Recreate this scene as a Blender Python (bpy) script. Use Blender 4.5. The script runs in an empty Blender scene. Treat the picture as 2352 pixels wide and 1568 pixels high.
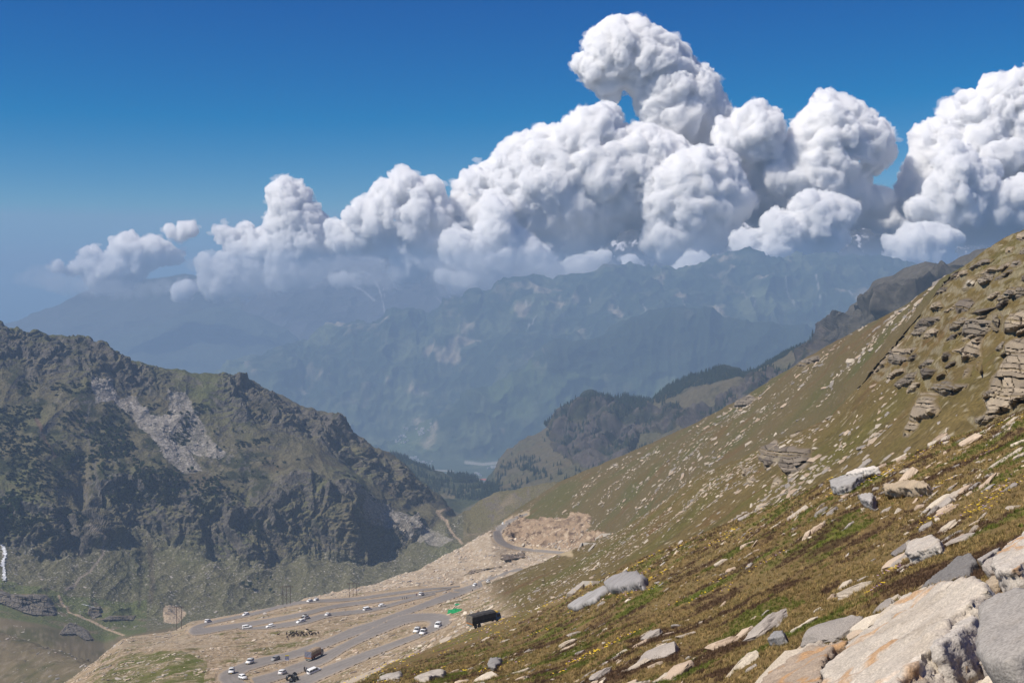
import bpy, bmesh, math, random
import numpy as np
from mathutils import Vector, Matrix

# ------------------------------------------------------------------ camera, sky, sun, exposure
S = bpy.context.scene
F = 2840.0            # focal length in units of a 2352 px wide picture
HZ = 640.0            # row of the horizon in that picture (1568 rows)
TH = math.atan((HZ - 784.0) / F)
CT, ST = math.cos(TH), math.sin(TH)
cam_data = bpy.data.cameras.new('camera')
cam = bpy.data.objects.new('camera', cam_data)
S.collection.objects.link(cam)
S.camera = cam
cam_data.sensor_width = 36.0
cam_data.lens = 36.0 * F / 2352.0
cam_data.clip_start = 0.5
cam_data.clip_end = 120000.0
cam.rotation_euler = (math.pi / 2 + TH, 0, 0)

SUN_AZ, SUN_EL = math.radians(-112), math.radians(50)
world = bpy.data.worlds.new('World')
S.world = world
world.use_nodes = True
wt = world.node_tree
sky = wt.nodes.new('ShaderNodeTexSky')
sky.sky_type = 'NISHITA'
sky.sun_disc = False
sky.sun_elevation = SUN_EL
sky.sun_rotation = SUN_AZ
sky.altitude = 2600
sky.air_density = 1.0
sky.dust_density = 0.0
sky.ozone_density = 3.0
# the thin dry air of a high pass: per-channel contrast on the sky's own colour
sep = wt.nodes.new('ShaderNodeSeparateColor'); comb = wt.nodes.new('ShaderNodeCombineColor')
wt.links.new(sky.outputs[0], sep.inputs[0])
CH = {}
for ch, k_in, p_, k_out in (('Red', .0550, 2.0, 75.0), ('Green', .0800, 1.6, 13.6), ('Blue', .0950, .95, 8.7)):
    m1 = wt.nodes.new('ShaderNodeMath'); m1.operation = 'MULTIPLY'; m1.inputs[1].default_value = k_in
    m2 = wt.nodes.new('ShaderNodeMath'); m2.operation = 'POWER'; m2.inputs[1].default_value = p_
    m3 = wt.nodes.new('ShaderNodeMath'); m3.operation = 'MULTIPLY'; m3.inputs[1].default_value = k_out
    wt.links.new(sep.outputs[ch], m1.inputs[0]); wt.links.new(m1.outputs[0], m2.inputs[0]); wt.links.new(m2.outputs[0], m3.inputs[0])
    out_ = m3
    if ch == 'Red':
        m4 = wt.nodes.new('ShaderNodeMath'); m4.operation = 'MULTIPLY_ADD'; m4.inputs[1].default_value = .67; m4.inputs[2].default_value = -.80
        m5 = wt.nodes.new('ShaderNodeMath'); m5.operation = 'MAXIMUM'; m5.inputs[1].default_value = .04
        wt.links.new(m3.outputs[0], m4.inputs[0]); wt.links.new(m4.outputs[0], m5.inputs[0]); out_ = m5
    chan = out_.outputs[0]; CH[ch] = chan
def cap(a, b, k):          # keep the low sky blue-grey: no channel above k times the next bluer one
    m = wt.nodes.new('ShaderNodeMath'); m.operation = 'MULTIPLY'; m.inputs[1].default_value = k; wt.links.new(b, m.inputs[0])
    n = wt.nodes.new('ShaderNodeMath'); n.operation = 'MINIMUM'; wt.links.new(a, n.inputs[0]); wt.links.new(m.outputs[0], n.inputs[1]); return n.outputs[0]
CH['Green'] = cap(CH['Green'], CH['Blue'], .66); CH['Red'] = cap(CH['Red'], CH['Green'], .54)
for ch in CH: wt.links.new(CH[ch], comb.inputs[ch])
wt.links.new(comb.outputs[0], wt.nodes['Background'].inputs[0])
wt.nodes['Background'].inputs[1].default_value = 0.082

sun_data = bpy.data.lights.new('sun', 'SUN')
sun_data.energy = 4.9
sun_data.angle = math.radians(0.53)
sun_data.color = (1.0, 0.93, 0.83)
sun = bpy.data.objects.new('sun', sun_data)
S.collection.objects.link(sun)
sun_dir = Vector((math.sin(SUN_AZ) * math.cos(SUN_EL), math.cos(SUN_AZ) * math.cos(SUN_EL), math.sin(SUN_EL)))
sun.rotation_euler = sun_dir.to_track_quat('Z', 'Y').to_euler()

S.view_settings.view_transform = 'Standard'
S.view_settings.look = 'None'
S.view_settings.exposure = 0.24
S.view_settings.gamma = 1.0
S.cycles.use_denoising = True
S.cycles.max_bounces = 24
S.cycles.diffuse_bounces = 3
S.cycles.glossy_bounces = 3
S.cycles.volume_bounces = 17

# ------------------------------------------------------------------ helpers
RNG = np.random.default_rng(7)
_perm = RNG.permutation(256).astype(np.int32)
_PERM = np.concatenate([_perm, _perm, _perm])
_g = RNG.normal(size=(256, 3)); _g /= np.linalg.norm(_g, axis=1)[:, None]
_G = _g.astype(np.float32)

def perlin(p):
    """gradient noise, about -1..1, for an (n,3) array"""
    p = np.asarray(p, np.float32)
    out = np.empty(len(p), np.float32)
    for a in range(0, len(p), 400000):
        q = p[a:a + 400000]
        i = np.floor(q); f = (q - i).astype(np.float32); i = i.astype(np.int32) & 255
        u = f * f * f * (f * (f * 6 - 15) + 10)
        ix, iy, iz = i[:, 0], i[:, 1], i[:, 2]
        fx, fy, fz = f[:, 0], f[:, 1], f[:, 2]
        A = _PERM[ix] ; B = _PERM[ix + 1]
        AA = _PERM[A + iy]; AB = _PERM[A + iy + 1]; BA = _PERM[B + iy]; BB = _PERM[B + iy + 1]
        def gd(h, x, y, z):
            g = _G[_PERM[h]]
            return g[:, 0] * x + g[:, 1] * y + g[:, 2] * z
        ux, uy, uz = u[:, 0], u[:, 1], u[:, 2]
        r = []
        for k in (0, 1):
            g00 = gd(AA + iz + k, fx, fy, fz - k); g10 = gd(BA + iz + k, fx - 1, fy, fz - k)
            g01 = gd(AB + iz + k, fx, fy - 1, fz - k); g11 = gd(BB + iz + k, fx - 1, fy - 1, fz - k)
            x0 = g00 + (g10 - g00) * ux; x1 = g01 + (g11 - g01) * ux
            r.append(x0 + (x1 - x0) * uy)
        out[a:a + 400000] = (r[0] + (r[1] - r[0]) * uz) * 1.5
    return out

def fbm(p, L, octaves=3, gain=0.5, ridged=False, seed=0.0, lac=2.1):
    p = np.asarray(p, np.float32) / L + np.float32(seed)
    h = np.zeros(len(p), np.float32); a = 1.0; tot = 0
    for k in range(octaves):
        n = perlin(p)
        if ridged: n = 1 - 2 * np.abs(n) ** 0.8 * 1.2
        h += a * n; tot += a; a *= gain
        p = p * lac + 11.7
    return h / tot

def sstep(a, b, x):
    t = np.clip((x - a) / (b - a), 0, 1)
    return t * t * (3 - 2 * t)

def ray(px, py):
    """direction through picture point (px,py) of the 2352 x 1568 picture; y component close to 1"""
    px = np.asarray(px, float); py = np.asarray(py, float)
    x = (px - 1176) / F; y = (784 - py) / F
    return np.stack([x + 0 * y, CT - y * ST, ST + y * CT], -1)

def project(P):
    x, y, z = P[..., 0], P[..., 1], P[..., 2]
    f = y * CT + z * ST; u = -y * ST + z * CT
    return 1176 + F * x / f, 784 - F * u / f

def inpoly(x, y, poly):
    poly = np.asarray(poly, float)
    r = np.zeros(x.shape, bool); n = len(poly)
    lo, hi = poly.min(0), poly.max(0)
    m = (x >= lo[0]) & (x <= hi[0]) & (y >= lo[1]) & (y <= hi[1])
    xs, ys = x[m], y[m]; rr = np.zeros(xs.shape, bool)
    for i in range(n):
        x1, y1 = poly[i]; x2, y2 = poly[(i + 1) % n]
        if y1 == y2: continue
        rr ^= ((y1 > ys) != (y2 > ys)) & (xs < (x2 - x1) * (ys - y1) / (y2 - y1) + x1)
    r[m] = rr
    return r

def dline(x, y, pts, lim=1e9):
    """distance to a polyline"""
    d = np.full(x.shape, 1e9, np.float32)
    for (x1, y1), (x2, y2) in zip(pts[:-1], pts[1:]):
        m = (x > min(x1, x2) - lim) & (x < max(x1, x2) + lim) & (y > min(y1, y2) - lim) & (y < max(y1, y2) + lim)
        if not m.any(): continue
        xs, ys = x[m], y[m]
        ax, ay = x2 - x1, y2 - y1
        t = np.clip(((xs - x1) * ax + (ys - y1) * ay) / max(ax * ax + ay * ay, 1e-9), 0, 1)
        d[m] = np.minimum(d[m], np.hypot(xs - x1 - t * ax, ys - y1 - t * ay))
    return d

def link(o):
    S.collection.objects.link(o); return o

def mesh_np(name, V, Fc, smooth=True, col=None, mat=None, parent=None):
    """mesh object from arrays; Fc is (n,3) or (n,4)"""
    V = np.asarray(V, np.float32); Fc = np.asarray(Fc, np.int32)
    me = bpy.data.meshes.new(name)
    me.vertices.add(len(V)); me.vertices.foreach_set('co', V.ravel())
    k = Fc.shape[1]
    me.loops.add(Fc.size); me.loops.foreach_set('vertex_index', Fc.ravel())
    me.polygons.add(len(Fc)); me.polygons.foreach_set('loop_start', np.arange(0, Fc.size, k, dtype=np.int32))
    me.polygons.foreach_set('use_smooth', np.full(len(Fc), smooth))
    me.update(calc_edges=True)
    if col is not None:
        a = me.color_attributes.new('col', 'FLOAT_COLOR', 'POINT')
        c4 = np.ones((len(V), 4), np.float32); c4[:, :3] = col
        a.data.foreach_set('color', c4.ravel())
    if mat: me.materials.append(mat)
    o = bpy.data.objects.new(name, me)
    if parent: o.parent = parent
    return link(o)

def tag(o, label=None, cat=None, group=None, kind=None):
    if label: o['label'] = label
    if cat: o['category'] = cat
    if group: o['group'] = group
    if kind: o['kind'] = kind
    return o

def mat_plain(name, rgb, rough=0.8, spec=0.3, metal=0.0, vary=0.0, vscale=5.0, bump=0.0, bscale=20.0):
    m = bpy.data.materials.new(name); m.use_nodes = True
    nt = m.node_tree; b = nt.nodes['Principled BSDF']
    b.inputs['Base Color'].default_value = (*rgb, 1); b.inputs['Roughness'].default_value = rough
    b.inputs['Specular IOR Level'].default_value = spec; b.inputs['Metallic'].default_value = metal
    if vary or bump:
        tc = nt.nodes.new('ShaderNodeTexCoord')
    if vary:
        n = nt.nodes.new('ShaderNodeTexNoise'); n.inputs['Scale'].default_value = vscale; n.inputs['Detail'].default_value = 5
        r = nt.nodes.new('ShaderNodeMapRange'); r.inputs[1].default_value = .3; r.inputs[2].default_value = .7
        r.inputs[3].default_value = 1 - vary; r.inputs[4].default_value = 1 + vary
        mx = nt.nodes.new('ShaderNodeVectorMath'); mx.operation = 'SCALE'; mx.inputs[0].default_value = rgb
        nt.links.new(tc.outputs['Object'], n.inputs['Vector']); nt.links.new(n.outputs[0], r.inputs[0])
        nt.links.new(r.outputs[0], mx.inputs['Scale']); nt.links.new(mx.outputs[0], b.inputs['Base Color'])
    if bump:
        n2 = nt.nodes.new('ShaderNodeTexNoise'); n2.inputs['Scale'].default_value = bscale; n2.inputs['Detail'].default_value = 4
        bp = nt.nodes.new('ShaderNodeBump'); bp.inputs['Strength'].default_value = bump; bp.inputs['Distance'].default_value = .05
        nt.links.new(tc.outputs['Object'], n2.inputs['Vector']); nt.links.new(n2.outputs[0], bp.inputs['Height'])
        nt.links.new(bp.outputs[0], b.inputs['Normal'])
    return m

def mat_col(name, rough=0.95, spec=0.1, grain=None, bump=None):
    """material whose base colour is the mesh's own 'col' attribute, with procedural grain"""
    m = bpy.data.materials.new(name); m.use_nodes = True
    nt = m.node_tree; b = nt.nodes['Principled BSDF']
    b.inputs['Roughness'].default_value = rough; b.inputs['Specular IOR Level'].default_value = spec
    at = nt.nodes.new('ShaderNodeAttribute'); at.attribute_name = 'col'
    src = at.outputs['Color']
    tc = nt.nodes.new('ShaderNodeTexCoord')
    if grain:
        n = nt.nodes.new('ShaderNodeTexNoise'); n.inputs['Scale'].default_value = grain[0]; n.inputs['Detail'].default_value = 3
        r = nt.nodes.new('ShaderNodeMapRange'); r.inputs[1].default_value = .3; r.inputs[2].default_value = .7
        r.inputs[3].default_value = 1 - grain[1]; r.inputs[4].default_value = 1 + grain[1]
        mx = nt.nodes.new('ShaderNodeVectorMath'); mx.operation = 'SCALE'
        nt.links.new(tc.outputs['Object'], n.inputs['Vector']); nt.links.new(n.outputs[0], r.inputs[0])
        nt.links.new(src, mx.inputs[0]); nt.links.new(r.outputs[0], mx.inputs['Scale'])
        src = mx.outputs[0]
    nt.links.new(src, b.inputs['Base Color'])
    if bump:
        n2 = nt.nodes.new('ShaderNodeTexNoise'); n2.inputs['Scale'].default_value = bump[0]; n2.inputs['Detail'].default_value = 4
        bp = nt.nodes.new('ShaderNodeBump'); bp.inputs['Strength'].default_value = bump[1]; bp.inputs['Distance'].default_value = bump[2]
        nt.links.new(tc.outputs['Object'], n2.inputs['Vector']); nt.links.new(n2.outputs[0], bp.inputs['Height'])
        nt.links.new(bp.outputs[0], b.inputs['Normal'])
    return m
# ------------------------------------------------------------------ terrain: one polar sheet of knots (picture x : row, metres)
KN = []      # each knot: dict x -> (row, distance)
def K(n, *pts): KN.append((n, np.array(pts, float)))
K(4, (-400, 5000, 2.2), (2750, 3500, 2.2))
K(120, (-400, 2100, 80), (0, 2000, 70), (400, 1850, 65), (700, 1680, 62), (850, 1600, 58), (1100, 1600, 42), (1435, 1600, 25), (1800, 1600, 16), (2100, 1600, 11.5), (2352, 1600, 9.5), (2750, 1600, 8))
K(190, (-400, 2000, 150), (0, 1900, 140), (400, 1760, 130), (700, 1630, 120), (850, 1560, 115), (1100, 1510, 95), (1435, 1430, 55), (1800, 1340, 38), (2100, 1280, 28), (2352, 1220, 24), (2750, 1150, 20))
K(170, (-400, 1850, 330), (0, 1800, 320), (400, 1700, 310), (650, 1610, 305), (780, 1568, 290), (850, 1540, 280), (960, 1500, 275), (1090, 1443, 272), (1130, 1430, 262), (1200, 1405, 235), (1290, 1372, 185), (1435, 1304, 130), (1600, 1232, 108), (1806, 1148, 88), (1906, 1101, 78), (2060, 1060, 70), (2184, 1012, 66), (2268, 984, 64), (2352, 945, 62), (2750, 800, 60))
K(18, (-400, 1700, 420), (0, 1660, 410), (400, 1600, 395), (700, 1580, 370), (850, 1542, 335), (960, 1501, 330), (1090, 1442, 325), (1200, 1408, 300), (1290, 1381, 280), (1435, 1325, 230), (1600, 1255, 190), (1806, 1172, 150), (1906, 1125, 130), (2060, 1085, 115), (2184, 1037, 105), (2352, 975, 95), (2750, 840, 90))
K(130, (-400, 1640, 700), (0, 1600, 640), (150, 1575, 560), (230, 1540, 530), (400, 1500, 525), (600, 1480, 520), (800, 1455, 505), (1000, 1410, 520), (1100, 1380, 510), (1200, 1340, 470), (1310, 1300, 420), (1435, 1250, 370), (1608, 1170, 280), (1741, 1110, 230), (1906, 1040, 190), (2060, 960, 160), (2184, 880, 145), (2352, 800, 130), (2750, 650, 125))
K(170, (-400, 1620, 900), (0, 1590, 850), (120, 1580, 700), (150, 1566, 650), (190, 1537, 640), (230, 1512, 640), (255, 1490, 650), (280, 1468, 660), (330, 1458, 690), (400, 1448, 720), (440, 1426, 760), (480, 1421, 780), (560, 1406, 780), (640, 1390, 770), (700, 1377, 765), (800, 1370, 760), (960, 1352, 740), (1059, 1360, 690), (1130, 1338, 680), (1180, 1318, 650), (1226, 1299, 620), (1310, 1266, 580), (1435, 1213, 500), (1608, 1092, 400), (1741, 1036, 340), (1850, 985, 310), (1906, 960, 300), (1990, 870, 290), (2060, 790, 280), (2170, 655, 290), (2230, 606, 280), (2290, 558, 268), (2352, 528, 260), (2750, 330, 250))
K(14, (-400, 1650, 980), (0, 1620, 900), (150, 1600, 800), (230, 1540, 760), (300, 1500, 800), (440, 1450, 850), (560, 1425, 860), (700, 1385, 800), (800, 1366, 790), (960, 1345, 765), (1059, 1345, 760), (1130, 1325, 760), (1180, 1312, 770), (1226, 1305, 740), (1310, 1285, 700), (1435, 1240, 620), (1608, 1125, 520), (1741, 1065, 450), (1906, 985, 400), (2060, 815, 370), (2170, 690, 360), (2352, 560, 340), (2750, 380, 330))
K(70, (-400, 1395, 1250), (0, 1455, 1150), (60, 1475, 1100), (100, 1488, 1060), (160, 1508, 1000), (240, 1535, 930), (300, 1520, 920), (440, 1470, 920), (560, 1440, 920), (640, 1400, 880), (700, 1374, 840), (800, 1358, 840), (860, 1342, 845), (960, 1313, 850), (1000, 1292, 860), (1060, 1262, 880), (1130, 1223, 900), (1180, 1250, 880), (1226, 1262, 860), (1310, 1262, 800), (1435, 1205, 700), (1500, 1165, 660), (1608, 1085, 600), (1741, 1025, 540), (1850, 970, 500), (1906, 935, 480), (1990, 850, 450), (2060, 775, 430), (2170, 650, 400), (2352, 545, 380), (2750, 370, 370))
K(140, (-400, 1480, 1300), (0, 1500, 1210), (100, 1520, 1150), (240, 1560, 1000), (440, 1520, 980), (560, 1490, 980), (700, 1420, 920), (800, 1390, 920), (960, 1345, 930), (1060, 1290, 960), (1120, 1235, 970), (1140, 1214, 980), (1160, 1196, 990), (1195, 1177, 1000), (1240, 1142, 990), (1290, 1110, 980), (1400, 1067, 930), (1500, 1022, 880), (1600, 975, 830), (1690, 930, 790), (1770, 880, 750), (1840, 833, 710), (1920, 785, 680), (2000, 742, 640), (2080, 703, 600), (2140, 660, 570), (2180, 640, 540), (2260, 610, 500), (2352, 560, 450), (2750, 380, 440))
K(14, (-400, 1420, 1450), (0, 1415, 1300), (100, 1430, 1280), (240, 1470, 1250), (300, 1455, 1250), (440, 1430, 1280), (560, 1415, 1300), (700, 1400, 1330), (800, 1385, 1350), (960, 1350, 1400), (1060, 1290, 1450), (1130, 1290, 1450), (1200, 1260, 1400), (1290, 1190, 1300), (1500, 1100, 1200), (1690, 1000, 1100), (1840, 900, 1050), (2000, 800, 1000), (2180, 710, 900), (2352, 620, 800), (2750, 450, 700))
K(55, (-400, 1360, 1500), (0, 1350, 1420), (150, 1385, 1380), (300, 1415, 1380), (440, 1410, 1400), (560, 1395, 1420), (700, 1370, 1450), (800, 1345, 1480), (960, 1300, 1560), (1040, 1262, 1600), (1080, 1245, 1620), (1130, 1235, 1600), (1240, 1190, 1560), (1290, 1160, 1500), (1500, 1080, 1400), (1690, 990, 1300), (1840, 890, 1250), (2000, 790, 1200), (2180, 700, 1100), (2352, 610, 1000), (2750, 440, 900))
K(90, (-400, 1240, 1600), (13, 1267, 1520), (97, 1289, 1500), (176, 1289, 1500), (224, 1267, 1520), (308, 1215, 1590), (373, 1243, 1570), (475, 1289, 1530), (628, 1307, 1530), (700, 1280, 1570), (835, 1308, 1560), (900, 1280, 1600), (960, 1240, 1660), (1020, 1200, 1720), (1060, 1190, 1750), (1085, 1185, 1760), (1101, 1163, 1760), (1145, 1137, 1760), (1233, 1126, 1700), (1275, 1121, 1650), (1400, 1085, 1600), (1500, 1045, 1550), (1690, 955, 1450), (1840, 860, 1400), (2000, 770, 1350), (2180, 690, 1250), (2352, 600, 1150), (2750, 430, 1000))
K(110, (-400, 1180, 1640), (13, 1186, 1560), (110, 1205, 1540), (193, 1212, 1560), (237, 1120, 1610), (303, 1104, 1630), (360, 1100, 1640), (452, 1155, 1600), (571, 1200, 1570), (630, 1160, 1600), (672, 1113, 1620), (700, 1096, 1630), (756, 1118, 1620), (822, 1135, 1610), (840, 1180, 1620), (880, 1225, 1640), (960, 1200, 1700), (1020, 1180, 1760), (1060, 1205, 1850), (1101, 1200, 1900), (1145, 1180, 1900), (1275, 1160, 1850), (1500, 1090, 1750), (1690, 1000, 1650), (1840, 900, 1600), (2000, 800, 1500), (2180, 720, 1400), (2352, 630, 1300), (2750, 460, 1150))
K(110, (-400, 950, 1750), (0, 960, 1720), (200, 970, 1720), (400, 1000, 1740), (560, 1010, 1750), (700, 1030, 1760), (800, 1070, 1760), (880, 1130, 1770), (960, 1165, 1800), (1020, 1165, 1830), (1060, 1210, 1950), (1101, 1215, 2000), (1275, 1170, 2000), (1500, 1090, 1900), (1690, 1000, 1800), (1840, 900, 1750), (2000, 800, 1650), (2180, 720, 1550), (2352, 630, 1450), (2750, 460, 1300))
K(130, (-400, 650, 1950), (-100, 720, 1950), (0, 752, 1950), (60, 776, 1930), (100, 776, 1920), (130, 779, 1915), (180, 785, 1910), (235, 797, 1900), (265, 824, 1900), (300, 833, 1900), (370, 845, 1900), (460, 862, 1895), (510, 866, 1890), (545, 873, 1890), (580, 885, 1885), (620, 905, 1880), (690, 937, 1870), (740, 956, 1865), (765, 962, 1860), (800, 992, 1855), (830, 1012, 1850), (850, 1032, 1850), (900, 1056, 1850), (930, 1085, 1850), (960, 1118, 1850), (990, 1145, 1860), (1010, 1152, 1870), (1030, 1175, 1900), (1060, 1215, 2050), (1101, 1220, 2150), (1275, 1175, 2150), (1500, 1090, 2050), (1690, 1000, 1950), (1840, 900, 1900), (2000, 800, 1800), (2180, 720, 1700), (2352, 630, 1600), (2750, 460, 1450))
K(22, (-400, 1000, 2600), (0, 1050, 2600), (400, 1060, 2600), (800, 1120, 2600), (900, 1150, 2500), (1000, 1165, 2450), (1060, 1185, 2450), (1101, 1170, 2450), (1145, 1150, 2450), (1233, 1135, 2400), (1275, 1130, 2350), (1500, 1060, 2250), (1690, 970, 2150), (1840, 870, 2100), (2000, 770, 2000), (2180, 690, 1900), (2352, 620, 1750), (2750, 450, 1600))
K(50, (-400, 1000, 3200), (0, 1010, 3200), (400, 1010, 3200), (800, 1040, 3200), (915, 1064, 3200), (965, 1080, 3150), (1036, 1110, 3000), (1098, 1126, 2800), (1131, 1140, 2700), (1160, 1125, 2700), (1200, 1105, 2700), (1275, 1080, 2650), (1400, 1040, 2600), (1500, 1010, 2550), (1690, 930, 2400), (1840, 850, 2300), (2000, 740, 1950), (2180, 670, 1950), (2352, 600, 1800), (2750, 440, 1650))
K(130, (-400, 1060, 3800), (400, 1060, 3800), (800, 1060, 3800), (915, 1075, 3800), (1036, 1118, 3600), (1098, 1142, 3400), (1110, 1138, 3300), (1139, 1093, 3250), (1160, 1056, 3250), (1201, 1027, 3200), (1276, 993, 3150), (1283, 980, 3150), (1291, 954, 3150), (1326, 947, 3100), (1341, 912, 3100), (1355, 908, 3100), (1421, 930, 3050), (1500, 926, 3000), (1512, 915, 2990), (1550, 895, 2980), (1620, 870, 2950), (1660, 853, 2900), (1690, 855, 2880), (1710, 865, 2850), (1760, 840, 2800), (1800, 820, 2750), (1870, 800, 2650), (1900, 772, 2600), (1950, 735, 2450), (1990, 695, 2300), (2040, 660, 2200), (2080, 640, 2150), (2120, 628, 2130), (2160, 625, 2100), (2200, 610, 2080), (2240, 590, 2050), (2260, 583, 2040), (2352, 565, 2000), (2750, 560, 1950))
K(14, (-400, 1130, 4800), (2750, 1130, 4800))
K(30, (-400, 1100, 5800), (2750, 1100, 5800))
K(45, (-400, 1062, 7000), (860, 1062, 7000), (940, 1060, 7000), (1150, 1057, 7000), (2750, 1057, 7000))
K(110, (-400, 1056, 7600), (400, 1056, 7600), (800, 1057, 7600), (860, 1053, 7500), (900, 1046, 7400), (940, 1022, 7300), (1000, 985, 7250), (1060, 945, 7250), (1150, 885, 7250), (1264, 823, 7250), (1276, 815, 7250), (1330, 800, 7250), (1400, 775, 7250), (1493, 735, 7250), (1560, 728, 7250), (1650, 745, 7250), (1750, 760, 7250), (1900, 790, 7250), (2750, 800, 7250))
K(12, (-400, 1040, 7900), (800, 1040, 7900), (900, 1035, 7900), (940, 1025, 7900), (1000, 995, 7900), (1060, 962, 7900), (1150, 905, 7900), (1264, 843, 7900), (1400, 800, 7900), (1493, 765, 7900), (1560, 755, 7900), (1750, 790, 7900), (2750, 820, 7900))
K(120, (-400, 1030, 9000), (300, 960, 9000), (480, 890, 9000), (560, 858, 9000), (600, 835, 9000), (640, 812, 9000), (700, 805, 9000), (750, 780, 9000), (800, 752, 9000), (840, 734, 9000), (880, 736, 9000), (930, 740, 9000), (960, 748, 9000), (985, 745, 9000), (1030, 722, 9000), (1070, 700, 9000), (1085, 685, 9000), (1110, 688, 9000), (1150, 676, 9000), (1200, 652, 9000), (1300, 628, 9000), (1400, 618, 9000), (1520, 640, 9000), (1600, 622, 9000), (1740, 606, 9000), (1840, 628, 9000), (1960, 610, 9000), (2080, 632, 9000), (2352, 616, 9000), (2750, 620, 9000))
K(14, (-400, 1100, 9600), (560, 950, 9600), (840, 820, 9600), (1150, 760, 9600), (2750, 740, 9600))

NC = 1250
_c = ray(np.linspace(-300, 2650, NC), np.full(NC, 1000.0))
QC = _c[:, 0] / _c[:, 1]                       # tan(azimuth) of every column
PXC = np.linspace(-300, 2650, NC)

def gsm(a, sig):
    n = int(sig * 3) + 1; k = np.exp(-0.5 * (np.arange(-n, n + 1) / sig) ** 2); k /= k.sum()
    return np.convolve(np.pad(a, n, mode='edge'), k, 'valid')

RK, ZK = [], []
for n, pts in KN:
    xs = np.linspace(-400, 2750, 3151)
    ys = gsm(np.interp(xs, pts[:, 0], pts[:, 1]), 4)
    ds = np.exp(gsm(gsm(np.log(np.interp(xs, pts[:, 0], pts[:, 2])), 14), 14))
    v = ray(xs, ys); q = v[:, 0] / v[:, 1]; te = v[:, 2] / np.hypot(v[:, 0], v[:, 1])
    RK.append(np.interp(QC, q, ds)); ZK.append(np.interp(QC, q, te) * RK[-1])
RK = np.array(RK); ZK = np.array(ZK)
for k in range(1, len(RK)): RK[k] = np.maximum(RK[k], RK[k - 1] * 1.004 + 0.05)
ZK = np.array(ZK)
# monotone cubic slopes
hK = np.diff(RK, axis=0); dK = np.diff(ZK, axis=0) / hK
mK = np.zeros_like(ZK); mK[0] = dK[0]; mK[-1] = dK[-1]
w1 = 2 * hK[1:] + hK[:-1]; w2 = hK[1:] + 2 * hK[:-1]
same = dK[:-1] * dK[1:] > 0
with np.errstate(all='ignore'):
    mK[1:-1] = np.where(same, (w1 + w2) / (w1 / np.where(dK[:-1] == 0, 1e-9, dK[:-1]) + w2 / np.where(dK[1:] == 0, 1e-9, dK[1:])), 0)
Rr, Zr, Lr = [], [], []
for k in range(len(KN) - 1):
    n = KN[k + 1][0]
    for j in range(n):
        t = j / n
        if k == 1: t = t ** 1.25
        h00 = 2 * t ** 3 - 3 * t ** 2 + 1; h10 = t ** 3 - 2 * t ** 2 + t; h01 = -2 * t ** 3 + 3 * t ** 2; h11 = t ** 3 - t ** 2
        Rr.append(RK[k] + t * hK[k]); Zr.append(h00 * ZK[k] + h10 * hK[k] * mK[k] + h01 * ZK[k + 1] + h11 * hK[k] * mK[k + 1]); Lr.append(k + t)
Rr.append(RK[-1]); Zr.append(ZK[-1]); Lr.append(len(KN) - 1)
R0 = np.array(Rr, np.float32); Z0 = np.array(Zr, np.float32); LR = np.array(Lr, np.float32)
NR = len(LR)
cosA = 1 / np.sqrt(1 + QC ** 2)
G0 = np.stack([R0 * (QC * cosA)[None], R0 * cosA[None], Z0], -1).astype(np.float32)      # base grid
print('terrain grid', NR, NC, NR * NC)

def row_of(lay): return int(np.searchsorted(LR, lay))
def hit(px, py, lo=0.0, hi=99.0, grid=None):
    """first point of the sheet seen through a picture point, among layers lo..hi"""
    g = GF if grid is None else grid
    v = ray(px, py); q = v[0] / v[1]; te = v[2] / math.hypot(v[0], v[1])
    cf = np.interp(q, QC, np.arange(NC)); c0 = int(min(max(cf, 0), NC - 2)); f = cf - c0
    a, b = row_of(lo), min(row_of(hi) + 1, NR)
    P = g[a:b, c0] * (1 - f) + g[a:b, c0 + 1] * f
    tt = P[:, 2] / np.hypot(P[:, 0], P[:, 1])
    up = np.nonzero(tt >= te)[0]
    if len(up) == 0: return Vector(P[np.argmax(tt)].tolist())
    i = up[0]
    if i == 0: return Vector(P[0].tolist())
    s = (te - tt[i - 1]) / max(tt[i] - tt[i - 1], 1e-9)
    return Vector((P[i - 1] * (1 - s) + P[i] * s).tolist())

def grid_normals(G):
    du = np.empty_like(G); dv = np.empty_like(G)
    du[:, 1:-1] = G[:, 2:] - G[:, :-2]; du[:, 0] = G[:, 1] - G[:, 0]; du[:, -1] = G[:, -1] - G[:, -2]
    dv[1:-1] = G[2:] - G[:-2]; dv[0] = G[1] - G[0]; dv[-1] = G[-1] - G[-2]
    n = np.cross(du, dv); n /= np.maximum(np.linalg.norm(n, axis=-1, keepdims=True), 1e-9)
    return n

GX, GY = project(G0)          # picture coordinates of the base grid
LL = np.broadcast_to(LR[:, None], GX.shape)
CX = np.broadcast_to(PXC[None, :].astype(np.float32), GX.shape)

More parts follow.
